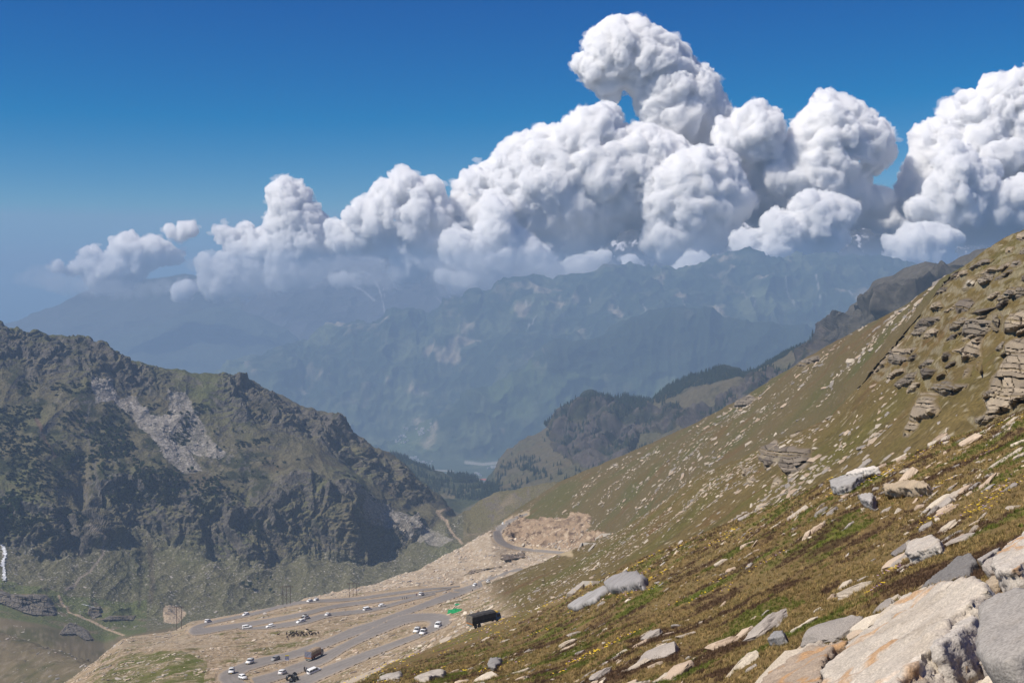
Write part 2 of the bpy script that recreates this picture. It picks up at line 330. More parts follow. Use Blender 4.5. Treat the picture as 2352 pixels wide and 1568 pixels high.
# ---- roads (picture outlines, far edge to near edge), used to level the ground under them
ROADS = [
 # loop from the bend at the bottom left up along its upper leg to the far cutting
 dict(l=[(548, 1592), (515, 1578), (498, 1560), (502, 1547), (525, 1534), (578, 1513), (666, 1497), (754, 1465), (804, 1442), (855, 1427), (903, 1409), (961, 1388), (1039, 1356), (1075, 1344), (1108, 1333)],
      r=[(600, 1588), (575, 1574), (558, 1562), (556, 1553), (571, 1540), (613, 1528), (680, 1512), (754, 1486), (804, 1465), (855, 1446), (903, 1424), (961, 1402), (1039, 1376), (1080, 1359), (1112, 1346)]),
 dict(l=[(571, 1558), (622, 1544), (666, 1528), (701, 1515), (754, 1493), (804, 1469), (864, 1437), (913, 1413), (942, 1409), (981, 1407), (1020, 1409), (1039, 1417), (1039, 1427), (1028, 1438), (991, 1454), (942, 1474), (883, 1497), (805, 1532), (746, 1558), (690, 1582), (640, 1602)],
      r=[(585, 1580), (635, 1564), (680, 1549), (712, 1538), (754, 1522), (805, 1487), (864, 1461), (922, 1437), (951, 1429), (967, 1427), (979, 1427), (986, 1431), (985, 1436), (977, 1443), (962, 1452), (930, 1464), (864, 1487), (795, 1511), (738, 1533), (682, 1555), (625, 1578)]),
 dict(l=[(1060, 1344), (1020, 1348), (961, 1352), (903, 1359), (825, 1371), (765, 1375), (701, 1377), (631, 1392), (578, 1407), (507, 1421), (462, 1431), (437, 1441), (430, 1450), (440, 1460), (472, 1457), (507, 1449), (560, 1441), (631, 1429), (700, 1415), (754, 1399), (825, 1389), (922, 1376), (1000, 1361), (1040, 1352)],
      r=[(1060, 1347), (1020, 1351), (961, 1358), (903, 1366), (825, 1378), (772, 1382), (701, 1385), (640, 1397), (590, 1412), (530, 1424), (490, 1432), (474, 1436), (468, 1439), (470, 1441), (490, 1438), (520, 1434), (565, 1428), (631, 1418), (701, 1404), (754, 1390), (825, 1380), (922, 1368), (1000, 1356), (1040, 1349)]),
 dict(l=[(540, 1444), (600, 1438), (650, 1430), (701, 1420), (746, 1407), (825, 1400), (871, 1393), (922, 1378), (961, 1369), (1002, 1361)],
      r=[(550, 1447), (610, 1445), (660, 1441), (706, 1433), (752, 1417), (832, 1409), (880, 1399), (930, 1384), (970, 1373), (1006, 1364)]),
 dict(l=[(1213, 1177), (1190, 1185), (1165, 1195), (1143, 1208), (1131, 1222), (1131, 1236), (1141, 1248), (1160, 1257), (1190, 1264), (1230, 1268), (1270, 1271), (1312, 1274)],
      r=[(1214, 1181), (1194, 1190), (1172, 1202), (1155, 1216), (1151, 1228), (1156, 1240), (1170, 1250), (1195, 1257), (1230, 1261), (1270, 1264), (1310, 1268)]),
]
for rd in ROADS:      # same number of stations on both edges
    n_ = max(len(rd['l']), len(rd['r']))
    for k_ in 'lr':
        a_ = np.array(rd[k_], float); t_ = np.linspace(0, 1, len(a_)); u_ = np.linspace(0, 1, n_)
        rd[k_] = [(np.interp(u, t_, a_[:, 0]), np.interp(u, t_, a_[:, 1])) for u in u_]
TRACKS = [
 ([(133, 1375), (150, 1391), (160, 1404), (175, 1412), (205, 1425), (235, 1440), (262, 1450), (297, 1463)], 1.9, 10, 12.2),
 ([(1022, 1160), (1031, 1170), (1017, 1176), (1004, 1183), (1014, 1192), (1026, 1200), (1029, 1211), (1036, 1222), (1050, 1238), (1063, 1254)], 2.6, 10.5, 16.2),
]
road_mask = np.zeros(GX.shape, bool); road_near = np.full(GX.shape, 1e9, np.float32)
rsel = (LL > 3.0) & (LL < 9.2)
for rd in ROADS:
    poly = rd['l'] + rd['r'][::-1]
    road_mask |= inpoly(GX, GY, poly) & rsel
    for s in ('l', 'r'):
        d = dline(GX, GY, rd[s], 14); road_near = np.where(rsel, np.minimum(road_near, d), road_near)
road_near = np.where(road_mask, 0, road_near)
flat = 1 - sstep(0, 7, road_near)             # 1 on the roads, 0 away from them

# ---- picture outlines of rock faces, scree, soil
POLY = dict(
 rocky=[(2110, 690), (2164, 646), (2293, 549), (2352, 529), (2700, 400), (2700, 850), (2352, 930), (2244, 985), (2220, 960), (2250, 900), (2075, 1004), (2103, 900), (2060, 880), (1985, 872), (1990, 790), (2051, 730)],
 grassy_gap=[(2110, 940), (2200, 840), (2290, 780), (2290, 850), (2235, 900), (2215, 980), (2130, 990)],
 scree=[(208, 870), (250, 865), (272, 920), (300, 905), (345, 955), (390, 960), (385, 905), (420, 905), (460, 970), (470, 1000), (520, 1040), (500, 1060), (440, 1040), (470, 1090), (420, 1090), (372, 1050), (330, 990), (300, 960), (260, 925), (215, 925)],
 scree2=[(820, 1112), (850, 1150), (900, 1175), (960, 1200), (1010, 1225), (1055, 1255), (1020, 1265), (960, 1250), (900, 1215), (850, 1190)],
 tan_cut=[(1160, 1196), (1185, 1190), (1225, 1197), (1260, 1195), (1300, 1190), (1325, 1180), (1355, 1183), (1360, 1205), (1350, 1225), (1400, 1225), (1372, 1245), (1330, 1262), (1230, 1262), (1165, 1245), (1152, 1225)],
 gravel=[(2200, 1568), (2130, 1500), (2210, 1400), (2280, 1340), (2352, 1300), (2352, 1330), (2300, 1380), (2260, 1460), (2352, 1530), (2700, 1560), (2600, 1640), (1960, 1640)],
 fan=[(780, 1568), (850, 1532), (940, 1487), (1000, 1462), (985, 1480), (900, 1520), (840, 1560), (810, 1600), (700, 1600)],
 mudhump=[(372, 1410), (378, 1400), (395, 1396), (415, 1398), (428, 1410), (422, 1425), (405, 1432), (375, 1432)],
)
def pmask(name, lo, hi, jit=6.0, L=30.0):
    x = GX + jit * JX; y = GY + jit * JY
    return inpoly(x, y, POLY[name]) & (LL >= lo) & (LL <= hi)

Nf = G0.reshape(-1, 3)
Wx = np.stack([GX.ravel(), GY.ravel(), LL.ravel() * 37], -1)   # jitter lookup only
JX = fbm(Wx, 45, 3, seed=3.1).reshape(GX.shape); JY = fbm(Wx, 45, 3, seed=9.7).reshape(GX.shape)

def warp(p, L, a, seed):
    return p + np.stack([fbm(p, L, 2, seed=seed), fbm(p, L, 2, seed=seed + 5), .5 * fbm(p, L, 2, seed=seed + 9)], 1) * a
# ---- relief
NB = grid_normals(G0)
disp = np.zeros(GX.shape, np.float32)
def sel_rows(lo, hi): return slice(row_of(lo), row_of(hi))
def band(lo, hi, w=0.25): return (sstep(lo - w, lo + w, LR) * (1 - sstep(hi - w, hi + w, LR)))[:, None].astype(np.float32)
def add(lo, hi, fn, mask=None, w=0.25):
    s = slice(max(row_of(lo - w), 0), min(row_of(hi + w) + 1, NR))
    P = G0[s].reshape(-1, 3)
    v = fn(P).reshape(-1, NC) * band(lo, hi, w)[s]
    if mask is not None: v = v * mask[s]
    disp[s] += v
nf = (1 - flat)
nr = row_of(3.05)
# near slope: tussocks and hollows
add(0, 3.0, lambda p: fbm(p, 9, 2) * .30 + fbm(p, 1.6, 2) * .10 + np.maximum(fbm(p, .45, 2, seed=4), -.1) * .075)
# terraces with the roads
add(3.6, 6.6, lambda p: fbm(p, 38, 3) * 1.5 + fbm(p, 6, 2) * .45 + fbm(p, 2.2, 1) * .25, nf * (CX < 1250))
add(3.6, 6.6, lambda p: fbm(p, 30, 3) * 1.4 + fbm(p, 6, 3) * .40, (CX >= 1250).astype(np.float32))
add(6.8, 8.8, lambda p: fbm(p, 40, 3, ridged=True) * 2.0 + fbm(p, 7, 3) * .9, nf)
TCUT = pmask('tan_cut', 7.9, 9.2, 6).astype(np.float32)
add(7.9, 9.2, lambda p: fbm(warp(p, 30, 8, 2.), 12, 4, ridged=True) * 4.0 + fbm(p, 3, 2) * .8, TCUT)
add(7.4, 9.8, lambda p: fbm(p, 45, 4, ridged=True) * 1.4 + fbm(p, 9, 3) * .8, (CX < 430).astype(np.float32))
add(8.4, 9.6, lambda p: fbm(p, 70, 3) * 3.0 + fbm(p, 12, 3) * .7, nf)
ROCKY = (pmask('rocky', 4.0, 6.6) & ~pmask('grassy_gap', 4, 6.6)).astype(np.float32)
for _ in range(2):
    ROCKY[1:-1, 1:-1] = (ROCKY[1:-1, 1:-1] + ROCKY[:-2, 1:-1] + ROCKY[2:, 1:-1] + ROCKY[1:-1, :-2] + ROCKY[1:-1, 2:]) / 5
# the left mountain
def gully(p):
    q = p.copy(); q[:, 2] *= .22; q[:, 1] *= .5
    return fbm(q, 95, 3, ridged=True, seed=2)
add(10.6, 15.4, lambda p: gully(p) * 8 + fbm(warp(p, 80, 20, 3.), 42, 3, ridged=True) * 1.8 + fbm(p, 14, 3, ridged=True) * .8 + fbm(p, 5, 2) * .5)
def crack(p):
    q = warp(p, 60, 22, 1.0); v = q.copy(); v[:, 2] *= .22; w = q.copy(); w[:, 2] *= .5
    s = q[:, 2] / 8.0 + fbm(p, 50, 2) * 2.2
    saw = np.abs((s % 1.0) - .5) * 2
    n1, n2, n3 = fbm(v, 46, 2, seed=5), fbm(v, 17, 2, seed=6), fbm(w, 8, 2, seed=7)
    return (sstep(-.12, .10, n1) * 11 + sstep(-.1, .12, n2) * 4.5 + sstep(-.12, .15, n3) * 2.2 + saw * 1.1 * (.4 + n2) + fbm(p, 5, 2) * 1.6) - 8
cliff1 = sstep(11.85, 12.15, LL) * (1 - sstep(13.0, 13.25, LL)) * (CX < 960)
ct = np.interp(PXC, [300, 420, 520, 740, 1000], [13.9, 14.1, 14.25, 14.15, 13.8])[None]
cliff2 = sstep(ct - .1, ct + .25, LL) * (1 - sstep(14.97, 15.02, LL)) * sstep(470, 560, CX) * (1 - sstep(965, 1005, CX))
cliff3 = sstep(14.3, 14.6, LL) * (1 - sstep(14.95, 15.0, LL)) * (1 - sstep(330, 470, CX))
CLIFF = np.maximum(cliff1, np.maximum(cliff2, cliff3 * .8)).astype(np.float32)
add(10.8, 15.0, lambda p: np.minimum(fbm(warp(p, 25, 8, 6.), 9, 3, ridged=True, seed=14), .3) * 1.8, np.clip(CLIFF + .25, 0, 1))
add(11.6, 15.1, crack, CLIFF, .1)
# hills beyond
add(16.2, 18.6, lambda p: fbm(p, 260, 3, ridged=True) * 22 + fbm(p, 60, 3) * 7 + fbm(p, 18, 2) * 2.2)
def crack2(p):
    q = warp(p, 150, 50, 2.0); q[:, 2] *= .3
    return sstep(-.12, .1, fbm(q, 110, 3, seed=8)) * 30 + sstep(-.1, .12, fbm(q, 40, 2, seed=9)) * 11 + fbm(p, 14, 2, ridged=True) * 3 - 18
OCL = inpoly(GX + 6 * JX, GY + 6 * JY, [(1276, 993), (1290, 950), (1340, 940), (1430, 945), (1600, 940), (1800, 850), (1980, 720), (2260, 590), (2352, 575), (2352, 700), (1700, 1000), (1560, 990), (1480, 1000), (1420, 1090), (1330, 1080), (1280, 1040)]) & (LL > 16.5) & (LL < 18.2)
OCL = OCL.astype(np.float32)
add(16.6, 18.1, crack2, OCL)
def spur(p):
    q = p.copy(); q[:, 2] *= .3
    q = warp(q, 500, 160, 4.0); return fbm(q, 800, 4, ridged=True, seed=6) * 140 + fbm(p, 220, 3, ridged=True) * 40 + fbm(p, 60, 2) * 10
add(21.15, 22.6, lambda p: spur(p) * .8)
add(23.1, 25, spur)
GF = G0 + NB * disp[..., None]
# strata steps on the rocky part of the near hillside
s_ = slice(row_of(3.9), row_of(6.7))
P = GF[s_].reshape(-1, 3)
rel = P[:, 2] + 0.16 * P[:, 0] - fbm(P, 26, 3) * 4.0 - fbm(P, 6, 2) * .9
hs = 2.2
st = rel / hs; fr = st - np.floor(st)
stepz = ((np.floor(st) + sstep(.45, .95, fr)) * hs - rel) * sstep(-.35, .25, fbm(P, 18, 3, seed=31))
push = fbm(P * np.array([1, 1, .5], np.float32), 5, 3, ridged=True, seed=12) * .7
GF[s_][..., 2] += (stepz.reshape(-1, NC) * 1.0 + push.reshape(-1, NC)) * ROCKY[s_] * .55
# keep the roads clear
GF[..., 2] -= (flat * .12 * ((LL > 3.3) & (LL < 9.2))).astype(np.float32)

NF = grid_normals(GF)
NZ = NF[..., 2]
SL = NZ / np.maximum(NB[..., 2], .05)

# ---- albedo
C = np.zeros(GX.shape + (3,), np.float32)
def mixc(mask, rgb, s=slice(None)):
    m = np.clip(mask, 0, 1)[..., None]
    C[s] = C[s] * (1 - m) + np.array(rgb, np.float32) * m
def nz(s, L, o=3, seed=0.0, ridged=False, sq=None):
    P = GF[s].reshape(-1, 3)
    if sq is not None: P = P * np.array(sq, np.float32)
    return fbm(P, L, o, seed=seed, ridged=ridged).reshape(-1, NC)
# near slope
s = slice(0, row_of(3.6))
C[s] = (.150, .100, .042)
mixc(sstep(-.2, .35, nz(s, 7, 3, 1)), (.165, .120, .050), s)
mixc(sstep(.05, .4, nz(s, 4.5, 4, 2)) * .95, (.095, .108, .016), s)
mixc(sstep(.12, .4, nz(s, 3.0, 4, 3)) * .85, (.062, .034, .020), s)
mixc(sstep(.1, .5, nz(s, .5, 3, 4)) * .7, (.24, .17, .075), s)
mixc(sstep(.15, .5, nz(s, .25, 2, 5)) * .7, (.032, .026, .010), s)
crest = sstep(2.35, 3.0, LL[s]) * (CX[s] > 1250)
mixc(crest * (.45 + .4 * nz(s, 6, 2, 7)), (.27, .195, .085), s)
m = pmask('gravel', 0, 2.6, 10)[s].astype(np.float32)
mixc(m, (.33, .25, .17), s); mixc(m * sstep(.0, .4, nz(s, .16, 2, 6)), (.20, .165, .13), s); mixc(m * sstep(.2, .5, nz(s, .1, 2, 8)), (.45, .39, .31), s)
m = pmask('fan', 0, 4.6, 5)[s].astype(np.float32)
mixc(m * .95, (.40, .335, .255), s)
# hillside behind it and the terraces
s = slice(row_of(3.6), row_of(6.85))
C[s] = (.115, .082, .035)
mixc(sstep(-.15, .4, nz(s, 45, 3, 1)), (.092, .078, .025), s)
mixc(sstep(.1, .5, nz(s, 16, 4, 2)) * .8, (.115, .062, .030), s)
mixc(sstep(.15, .5, nz(s, 3, 3, 3)) * .5, (.18, .13, .06), s)
mixc(sstep(.0, .45, nz(s, 9, 4, 33)) * .5, (.066, .050, .022), s)
mixc(sstep(.26, .46, nz(s, 2.2, 3, 4)) * .85 * (CX[s] > 1000), (.30, .25, .19), s)
mixc(sstep(.18, .5, nz(s, 1.6, 2, 14)) * .55, (.05, .036, .016), s)
rk = ROCKY[s] * sstep(.98, .80, SL[s]) * .4
mixc(rk, (.30, .255, .195), s)
mixc(rk * sstep(.0, .45, nz(s, 3, 3, 5, sq=(1, 1, 4))), (.17, .14, .115), s)
te_ = ((CX[s] < 1250) * (1 - sstep(1090, 1180, CX[s] + 25 * JX[s] - (GY[s] - 1360) * .9))).astype(np.float32)
mixc(te_, (.30, .228, .145), s)
mixc(te_ * sstep(.03, .32, nz(s, 13, 4, 6)) * .95, (.105, .100, .028), s)
mixc(te_ * sstep(.0, .5, nz(s, 5, 3, 7)) * .6, (.15, .105, .055), s)
mixc(te_ * sstep(.12, .4, nz(s, 1.5, 3, 8)) * .9, (.46, .39, .30), s)
mixc(te_ * sstep(.12, .4, nz(s, 1.8, 3, 9)) * .8, (.10, .07, .042), s)
mixc(te_ * sstep(.1, .4, nz(s, 4, 3, 39)) * .6, (.13, .095, .05), s)
m = inpoly(GX + 12 * JX, GY + 8 * JY, [(230, 1560), (300, 1500), (420, 1495), (480, 1520), (470, 1568), (150, 1600)])[s] * te_
mixc(m * sstep(-.5, .3, nz(s, 9, 3, 19)) * .9, (.085, .095, .018), s)
m = ((CX[s] < 500) & (GY[s] < 1490)).astype(np.float32) * te_
mixc(m * sstep(-.3, .3, nz(s, 10, 3, 20)) * .7, (.33, .27, .195), s)
# shoulders of the roads
sh = (1 - sstep(1.5, 6.5, road_near + 3 * JX))[s]
mixc(sh * .85, (.36, .275, .185), s)
C[s] = C[s] * np.where(CX[s] > 1180, np.array((1.06, 1.10, 1.0))[:, None, None], 1.0).transpose(1, 2, 0)
# rubble slope and the far hillside
s = slice(row_of(6.85), row_of(9.95))
C[s] = (.108, .084, .039)
mixc(sstep(-.1, .45, nz(s, 60, 3, 1)), (.085, .080, .030), s)
mixc(sstep(.1, .5, nz(s, 22, 3, 2)) * .7, (.115, .075, .034), s)
mixc(sstep(.3, .5, nz(s, 3.4, 3, 3)) * .6, (.34, .29, .22), s)
rub = ((LL[s] < 8.05) & (CX[s] > 640) & (CX[s] < 1330)).astype(np.float32)
mixc(rub, (.33, .262, .185), s)
mixc(rub * sstep(.0, .4, nz(s, 3.5, 3, 4)) * .8, (.47, .40, .31), s)
mixc(rub * sstep(.15, .5, nz(s, 5, 3, 5)) * .75, (.15, .105, .062), s)
m = pmask('tan_cut', 7.9, 9.2, 6)[s].astype(np.float32)
mixc(m, (.29, .21, .14), s); mixc(m * sstep(-.1, .35, nz(s, 12, 4, 6)), (.15, .105, .072), s); mixc(m * sstep(.1, .4, nz(s, 5, 3, 7)), (.42, .33, .235), s); mixc(m * sstep(.12, .4, nz(s, 7, 3, 27, sq=(1, 1, 3))), (.09, .06, .045), s)
spurm = ((CX[s] < 420)).astype(np.float32)
mixc(spurm, (.135, .108, .062), s); mixc(spurm * sstep(-.2, .4, nz(s, 40, 3, 8)), (.075, .070, .030), s); mixc(spurm * sstep(.05, .4, nz(s, 8, 3, 9)) * .6, (.20, .165, .12), s)
sh = (1 - sstep(1.5, 6.0, road_near + 3 * JX))[s]
mixc(sh * .85, (.37, .285, .19), s)
# left mountain with its foot
s = slice(row_of(9.95), row_of(16.1))
C[s] = (.112, .098, .056)
mixc(sstep(-.1, .4, nz(s, 130, 3, 1)), (.094, .098, .042), s)
mixc(sstep(.1, .5, nz(s, 60, 3, 2)) * .7, (.085, .066, .042), s)
bush = sstep(-.02, .22, nz(s, 34, 4, 3)) * sstep(12.9, 13.3, LL[s]) * (1 - sstep(14.3, 14.8, LL[s])) * (1 - sstep(560, 760, CX[s]))
mixc(bush * .9, (.022, .027, .013), s)
rocks = sstep(.93, .72, SL[s]) * .9
mixc(np.clip(rocks, 0, 1) * sstep(11.7, 12.2, LL[s]), (.115, .102, .088), s)
mixc(sstep(.12, .4, nz(s, 9, 3, 23)) * sstep(12.8, 13.2, LL[s]) * sstep(-.1, .3, nz(s, 90, 2, 24)) * .6, (.17, .155, .135), s)
cl = CLIFF[s] * sstep(1.05, .85, SL[s])
mixc(cl, (.105, .093, .080), s)
mixc(cl * sstep(.0, .4, nz(s, 12, 3, 4, sq=(1, 1, 3))), (.040, .038, .032), s)
mixc(cl * sstep(.2, .5, nz(s, 20, 3, 5)) * .7, (.15, .135, .11), s)
mixc(cl * sstep(.1, .4, nz(s, 40, 3, 6)) * .75, (.045, .048, .022), s)
foot = ((LL[s] < 12.2)).astype(np.float32)
mixc(foot * .6, (.100, .096, .048), s)
mixc(foot * sstep(.15, .45, nz(s, 6, 3, 7)) * .55, (.22, .20, .165), s)
mixc(foot * sstep(.28, .45, nz(s, 3.5, 2, 17)) * .6, (.33, .30, .25), s)
for nm, k in (('scree', .95), ('scree2', .7)):
    m = pmask(nm, 11.2, 14.95, 14)[s] * (.55 + .45 * sstep(-.3, .3, nz(s, 30, 3, 8)))
    mixc(m * k, (.245, .22, .19), s); mixc(m * k * sstep(.0, .4, nz(s, 6, 2, 9)), (.35, .32, .28), s); mixc(m * k * sstep(.15, .45, nz(s, 7, 2, 10)), (.09, .085, .075), s)
top = sstep(14.75, 15.0, LL[s]) * (NZ[s] > .72) * (CX[s] < 560)
mixc(top * .9, (.085, .088, .034), s)
m = pmask('mudhump', 9.95, 12.5, 2)[s].astype(np.float32); mixc(m, (.38, .295, .20), s)
kn = ((CX[s] > 1065) & (LL[s] > 10.6) & (LL[s] < 12.9)).astype(np.float32)
mixc(kn, (.115, .098, .045), s); mixc(kn * sstep(.0, .4, nz(s, 45, 3, 11)), (.17, .135, .082), s); mixc(kn * sstep(.95, .7, SL[s]), (.12, .10, .075), s)
wt_ = ((CX[s] < 330) & (LL[s] < 11.2)).astype(np.float32)
mixc(wt_ * .8, (.090, .105, .034), s); mixc(wt_ * sstep(.1, .4, nz(s, 25, 3, 28)), (.15, .125, .075), s)
for pts, wd in (([(14, 1250), (6, 1262), (12, 1275), (3, 1292), (7, 1310), (6, 1336)], 3), ([(118, 1018), (112, 1032), (122, 1047)], 2.6), ([(93, 1157), (101, 1160), (112, 1166)], 1.8)):
    pass
for pts, wd, rgb in (
    ([(84, 965), (96, 1000), (110, 1030), (124, 1052)], 5, (.115, .075, .055)), ([(196, 1215), (213, 1236), (232, 1250), (236, 1275), (210, 1310), (170, 1352), (150, 1362)], 3.2, (.24, .20, .16)),
    ([(20, 1115), (90, 1140), (170, 1195), (200, 1222)], 6, (.10, .09, .05)), ([(205, 930), (196, 985), (228, 1110), (236, 1170), (205, 1190)], 3.5, (.11, .10, .085)),
    ([(345, 1250), (350, 1330), (345, 1390)], 7, (.085, .07, .045)), ([(318, 1240), (325, 1330), (318, 1400)], 4, (.06, .055, .03))):
    m = 1 - sstep(wd * .5, wd * 1.2, dline(GX[s] + 3 * JX[s], GY[s] + 3 * JY[s], pts, 30))
    mixc(m * .8 * (LL[s] > 10.6), rgb, s)
for pts, wd, lo, hi in TRACKS:
    m = (1 - sstep(wd * .8, wd * 1.5, dline(GX[s], GY[s], pts, 30))) * ((LL[s] > lo) & (LL[s] < hi)); mixc(m, (.36, .275, .185), s)
# ridge with cliffs and the forest hill
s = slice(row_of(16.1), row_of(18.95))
C[s] = (.105, .086, .048)
mixc(sstep(-.1, .4, nz(s, 200, 3, 1)), (.086, .078, .040), s)
fh = (CX[s] < 1145).astype(np.float32); mixc(fh, (.052, .058, .026), s); mixc(fh * sstep(.15, .4, nz(s, 120, 3, 2)), (.14, .115, .065), s)
cl = OCL[s]
mixc(cl * sstep(1.3, .75, SL[s] + .35 * nz(s, 120, 3, 3)), (.105, .086, .076), s)
mixc(cl * sstep(.05, .4, nz(s, 45, 3, 4, sq=(1, 1, .5))), (.050, .045, .040), s)
mixc(cl * sstep(.0, .3, nz(s, 70, 3, 5)) * .85, (.030, .036, .018), s)
mixc(sstep(.2, .4, nz(s, 60, 3, 6)) * (1 - cl) * .8, (.045, .045, .024), s)
fr_ = sstep(17.80, 17.93, LL[s] + .06 * JX[s]) * (CX[s] > 1335) * (CX[s] < 1905); mixc(fr_, (.026, .033, .017), s)
mixc(sstep(1880, 1960, CX[s]), (.095, .085, .068), s); mixc(sstep(1880, 1960, CX[s]) * sstep(.0, .4, nz(s, 40, 3, 7)), (.060, .056, .044), s)
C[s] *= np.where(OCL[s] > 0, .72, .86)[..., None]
# valley floor
s = slice(row_of(18.95), row_of(21.02))
C[s] = (.062, .078, .038)
mixc(sstep(.0, .3, nz(s, 240, 3, 1, sq=(1, .4, 1))), (.11, .12, .06), s); mixc(sstep(.1, .35, nz(s, 120, 3, 2)), (.035, .048, .022), s)
for pts, wd in (([(1070, 1062), (1110, 1066), (1165, 1061), (1230, 1058)], 3.2), ([(965, 1079), (1000, 1080), (1040, 1082)], 2.0), ([(1130, 1072), (1165, 1070)], 3)):
    mixc((1 - sstep(wd * .6, wd * 1.3, dline(GX[s] + 3 * JX[s], GY[s] + 1.2 * JY[s], pts, 30))) * .85, (.34, .32, .28), s)
# far mountains of the valley
s = slice(row_of(21.02), NR)
C[s] = (.028, .042, .024)
mixc(sstep(.03, .2, nz(s, 620, 5, 1)) * .95, (.10, .118, .06), s)
mixc(sstep(.2, .36, nz(s, 260, 4, 2)) * .8, (.30, .25, .18), s)
mixc(sstep(-.1, .2, nz(s, 350, 4, 3)) * .6, (.020, .032, .016), s)
mixc(sstep(.12, .2, nz(s, 130, 3, 4)) * .5, (.095, .105, .06), s)
m = ((LL[s] < 22.1) * sstep(-.2, .2, nz(s, 300, 3, 5)) * (CX[s] > 900) * (GY[s] > 830)).astype(np.float32); mixc(m * .8, (.085, .115, .045), s)
m = ((LL[s] < 22.5) & (CX[s] > 1262)).astype(np.float32) * (GY[s] < 860 + (CX[s] - 1262) * .05 + 30 * JX[s]); mixc(m * .85, (.020, .030, .018), s)

for pts, wd in (([(1216, 715), (1222, 765)], 3), ([(1240, 735), (1215, 778)], 2.5), ([(1350, 670), (1358, 695)], 3), ([(1730, 690), (1734, 712), (1728, 728)], 2.5), ([(1875, 655), (1885, 700)], 3.5), ([(1945, 680), (1960, 705), (1972, 712)], 3), ([(1905, 725), (1918, 742)], 3), ([(1640, 700), (1660, 760)], 2), ([(1560, 690), (1575, 735)], 2), ([(1480, 720), (1500, 760)], 2), ([(1700, 660), (1720, 690), (1724, 720)], 2), ([(1800, 670), (1830, 720)], 2), ([(1410, 690), (1430, 740)], 1.6), ([(1770, 740), (1790, 775)], 2)):
    mixc((1 - sstep(wd * .2, wd * .8, dline(GX[s] + 4 * JX[s], GY[s] + 4 * JY[s], pts, 30))) * (LL[s] > 23) * .55 * sstep(-.25, .15, nz(s, 60, 2, 41)), (.45, .42, .40), s)
ground_near = mat_col('ground_near', grain=(55, .35), bump=(40, .35, .03))
ground_mid = mat_col('ground_mid', grain=(2.6, .30), bump=(2.0, .5, .30))
ground_rock = mat_col('ground_rock', grain=(.55, .38), bump=(.38, .9, 1.6))
ground_far = mat_col('ground_far', grain=(.12, .25), bump=(.10, .5, 4.0))
def sheet(name, r0, r1, mat, smooth=True):
    V = GF[r0:r1 + 1].reshape(-1, 3); n = r1 - r0
    i = (np.arange(n)[:, None] * NC + np.arange(NC - 1)[None]).ravel()
    Fc = np.stack([i, i + 1, i + NC + 1, i + NC], -1)
    return tag(mesh_np(name, V, Fc, smooth, C[r0:r1 + 1].reshape(-1, 3), mat), kind='structure')
b = [0, row_of(3.3), row_of(10.0), row_of(16.0), row_of(18.98), row_of(21.02), NR - 1]
sheet('ground', b[0], b[1], ground_near)
sheet('hillside', b[1], b[2], ground_mid)
sheet('mountain', b[2], b[3], ground_rock, False)
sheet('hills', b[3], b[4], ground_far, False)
sheet('valley_floor', b[4], b[5], ground_far)
sheet('mountain', b[5], b[6], ground_far)
# ------------------------------------------------------------------ far ranges beyond the haze box
def far_range(name, crest, d0, d1, base_row, amp, L, nrow, x0, x1, seed, rock=(.085, .078, .074), snow=0.0, streaks=()):
    xs = np.arange(x0, x1, 2.2); crest = np.array(crest, float)
    yc = gsm(np.interp(xs, crest[:, 0], crest[:, 1]), 2)
    rows = []
    for j in range(nrow + 12):
        t = j / nrow
        if t <= 1: y = base_row + (yc - base_row) * t; d = d0 + (d1 - d0) * t
        else: y = yc + (t - 1) * 900; d = np.full_like(xs, d1 + (t - 1) * 9000)
        v = ray(xs, y); rows.append(v / v[:, 1:2] * (d + 0 * xs)[:, None])
    G = np.array(rows, np.float32); N = grid_normals(G)
    P = G.reshape(-1, 3); q = P * np.array([1, 1, .35], np.float32)
    h = (fbm(q, L, 4, ridged=True, seed=seed) * amp + fbm(P, L * .25, 3, ridged=True, seed=seed + 3) * amp * .35).reshape(G.shape[:2])
    G = G + N * h[..., None]
    N2 = grid_normals(G); gx, gy = project(G); n = len(xs)
    c = np.empty(G.shape, np.float32); c[:] = rock
    def mx(m, rgb):
        m = np.clip(m, 0, 1)[..., None]; c[:] = c * (1 - m) + np.array(rgb, np.float32) * m
    P = G.reshape(-1, 3)
    mx(sstep(.0, .4, fbm(P, L * .4, 3, seed=seed + 1).reshape(gx.shape)), np.array(rock) * .6)
    if snow:
        st_ = .5 + .9 * fbm(P * np.array([1, 1, .3], np.float32), L * .07, 4, seed=seed + 8).reshape(gx.shape)
        al = sstep(base_row - (base_row - yc.mean()) * .35, yc.min() + 10, gy)
        mx(sstep(.78 - snow, .92 - snow, st_ * (.4 + .6 * al)) * .8, (.75, .75, .78))
    for pts, wd in streaks:
        jx = fbm(P, L * .1, 2, seed=seed + 2).reshape(gx.shape) * 3
        mx((1 - sstep(wd * .15, wd * .5, dline(gx + jx, gy + jx, pts, 30))) * .7, (.42, .41, .42))
    i = (np.arange(len(G) - 1)[:, None] * n + np.arange(n - 1)[None]).ravel()
    Fc = np.stack([i, i + 1, i + n + 1, i + n], -1)
    return tag(mesh_np(name, P, Fc, True, c.reshape(-1, 3), ground_far), kind='structure')
far_range('mountain', [(-400, 850), (-100, 790), (41, 744), (137, 702), (191, 676), (290, 655), (342, 646), (427, 637), (472, 645), (520, 650), (615, 655), (760, 690), (900, 720), (1100, 760)], 17500, 20000, 800, 130, 2600, 70, -400, 1000, 1.3, rock=(.06, .065, .05), streaks=[([(405, 640), (430, 637)], 2), ([(440, 641), (458, 648)], 1.5)])
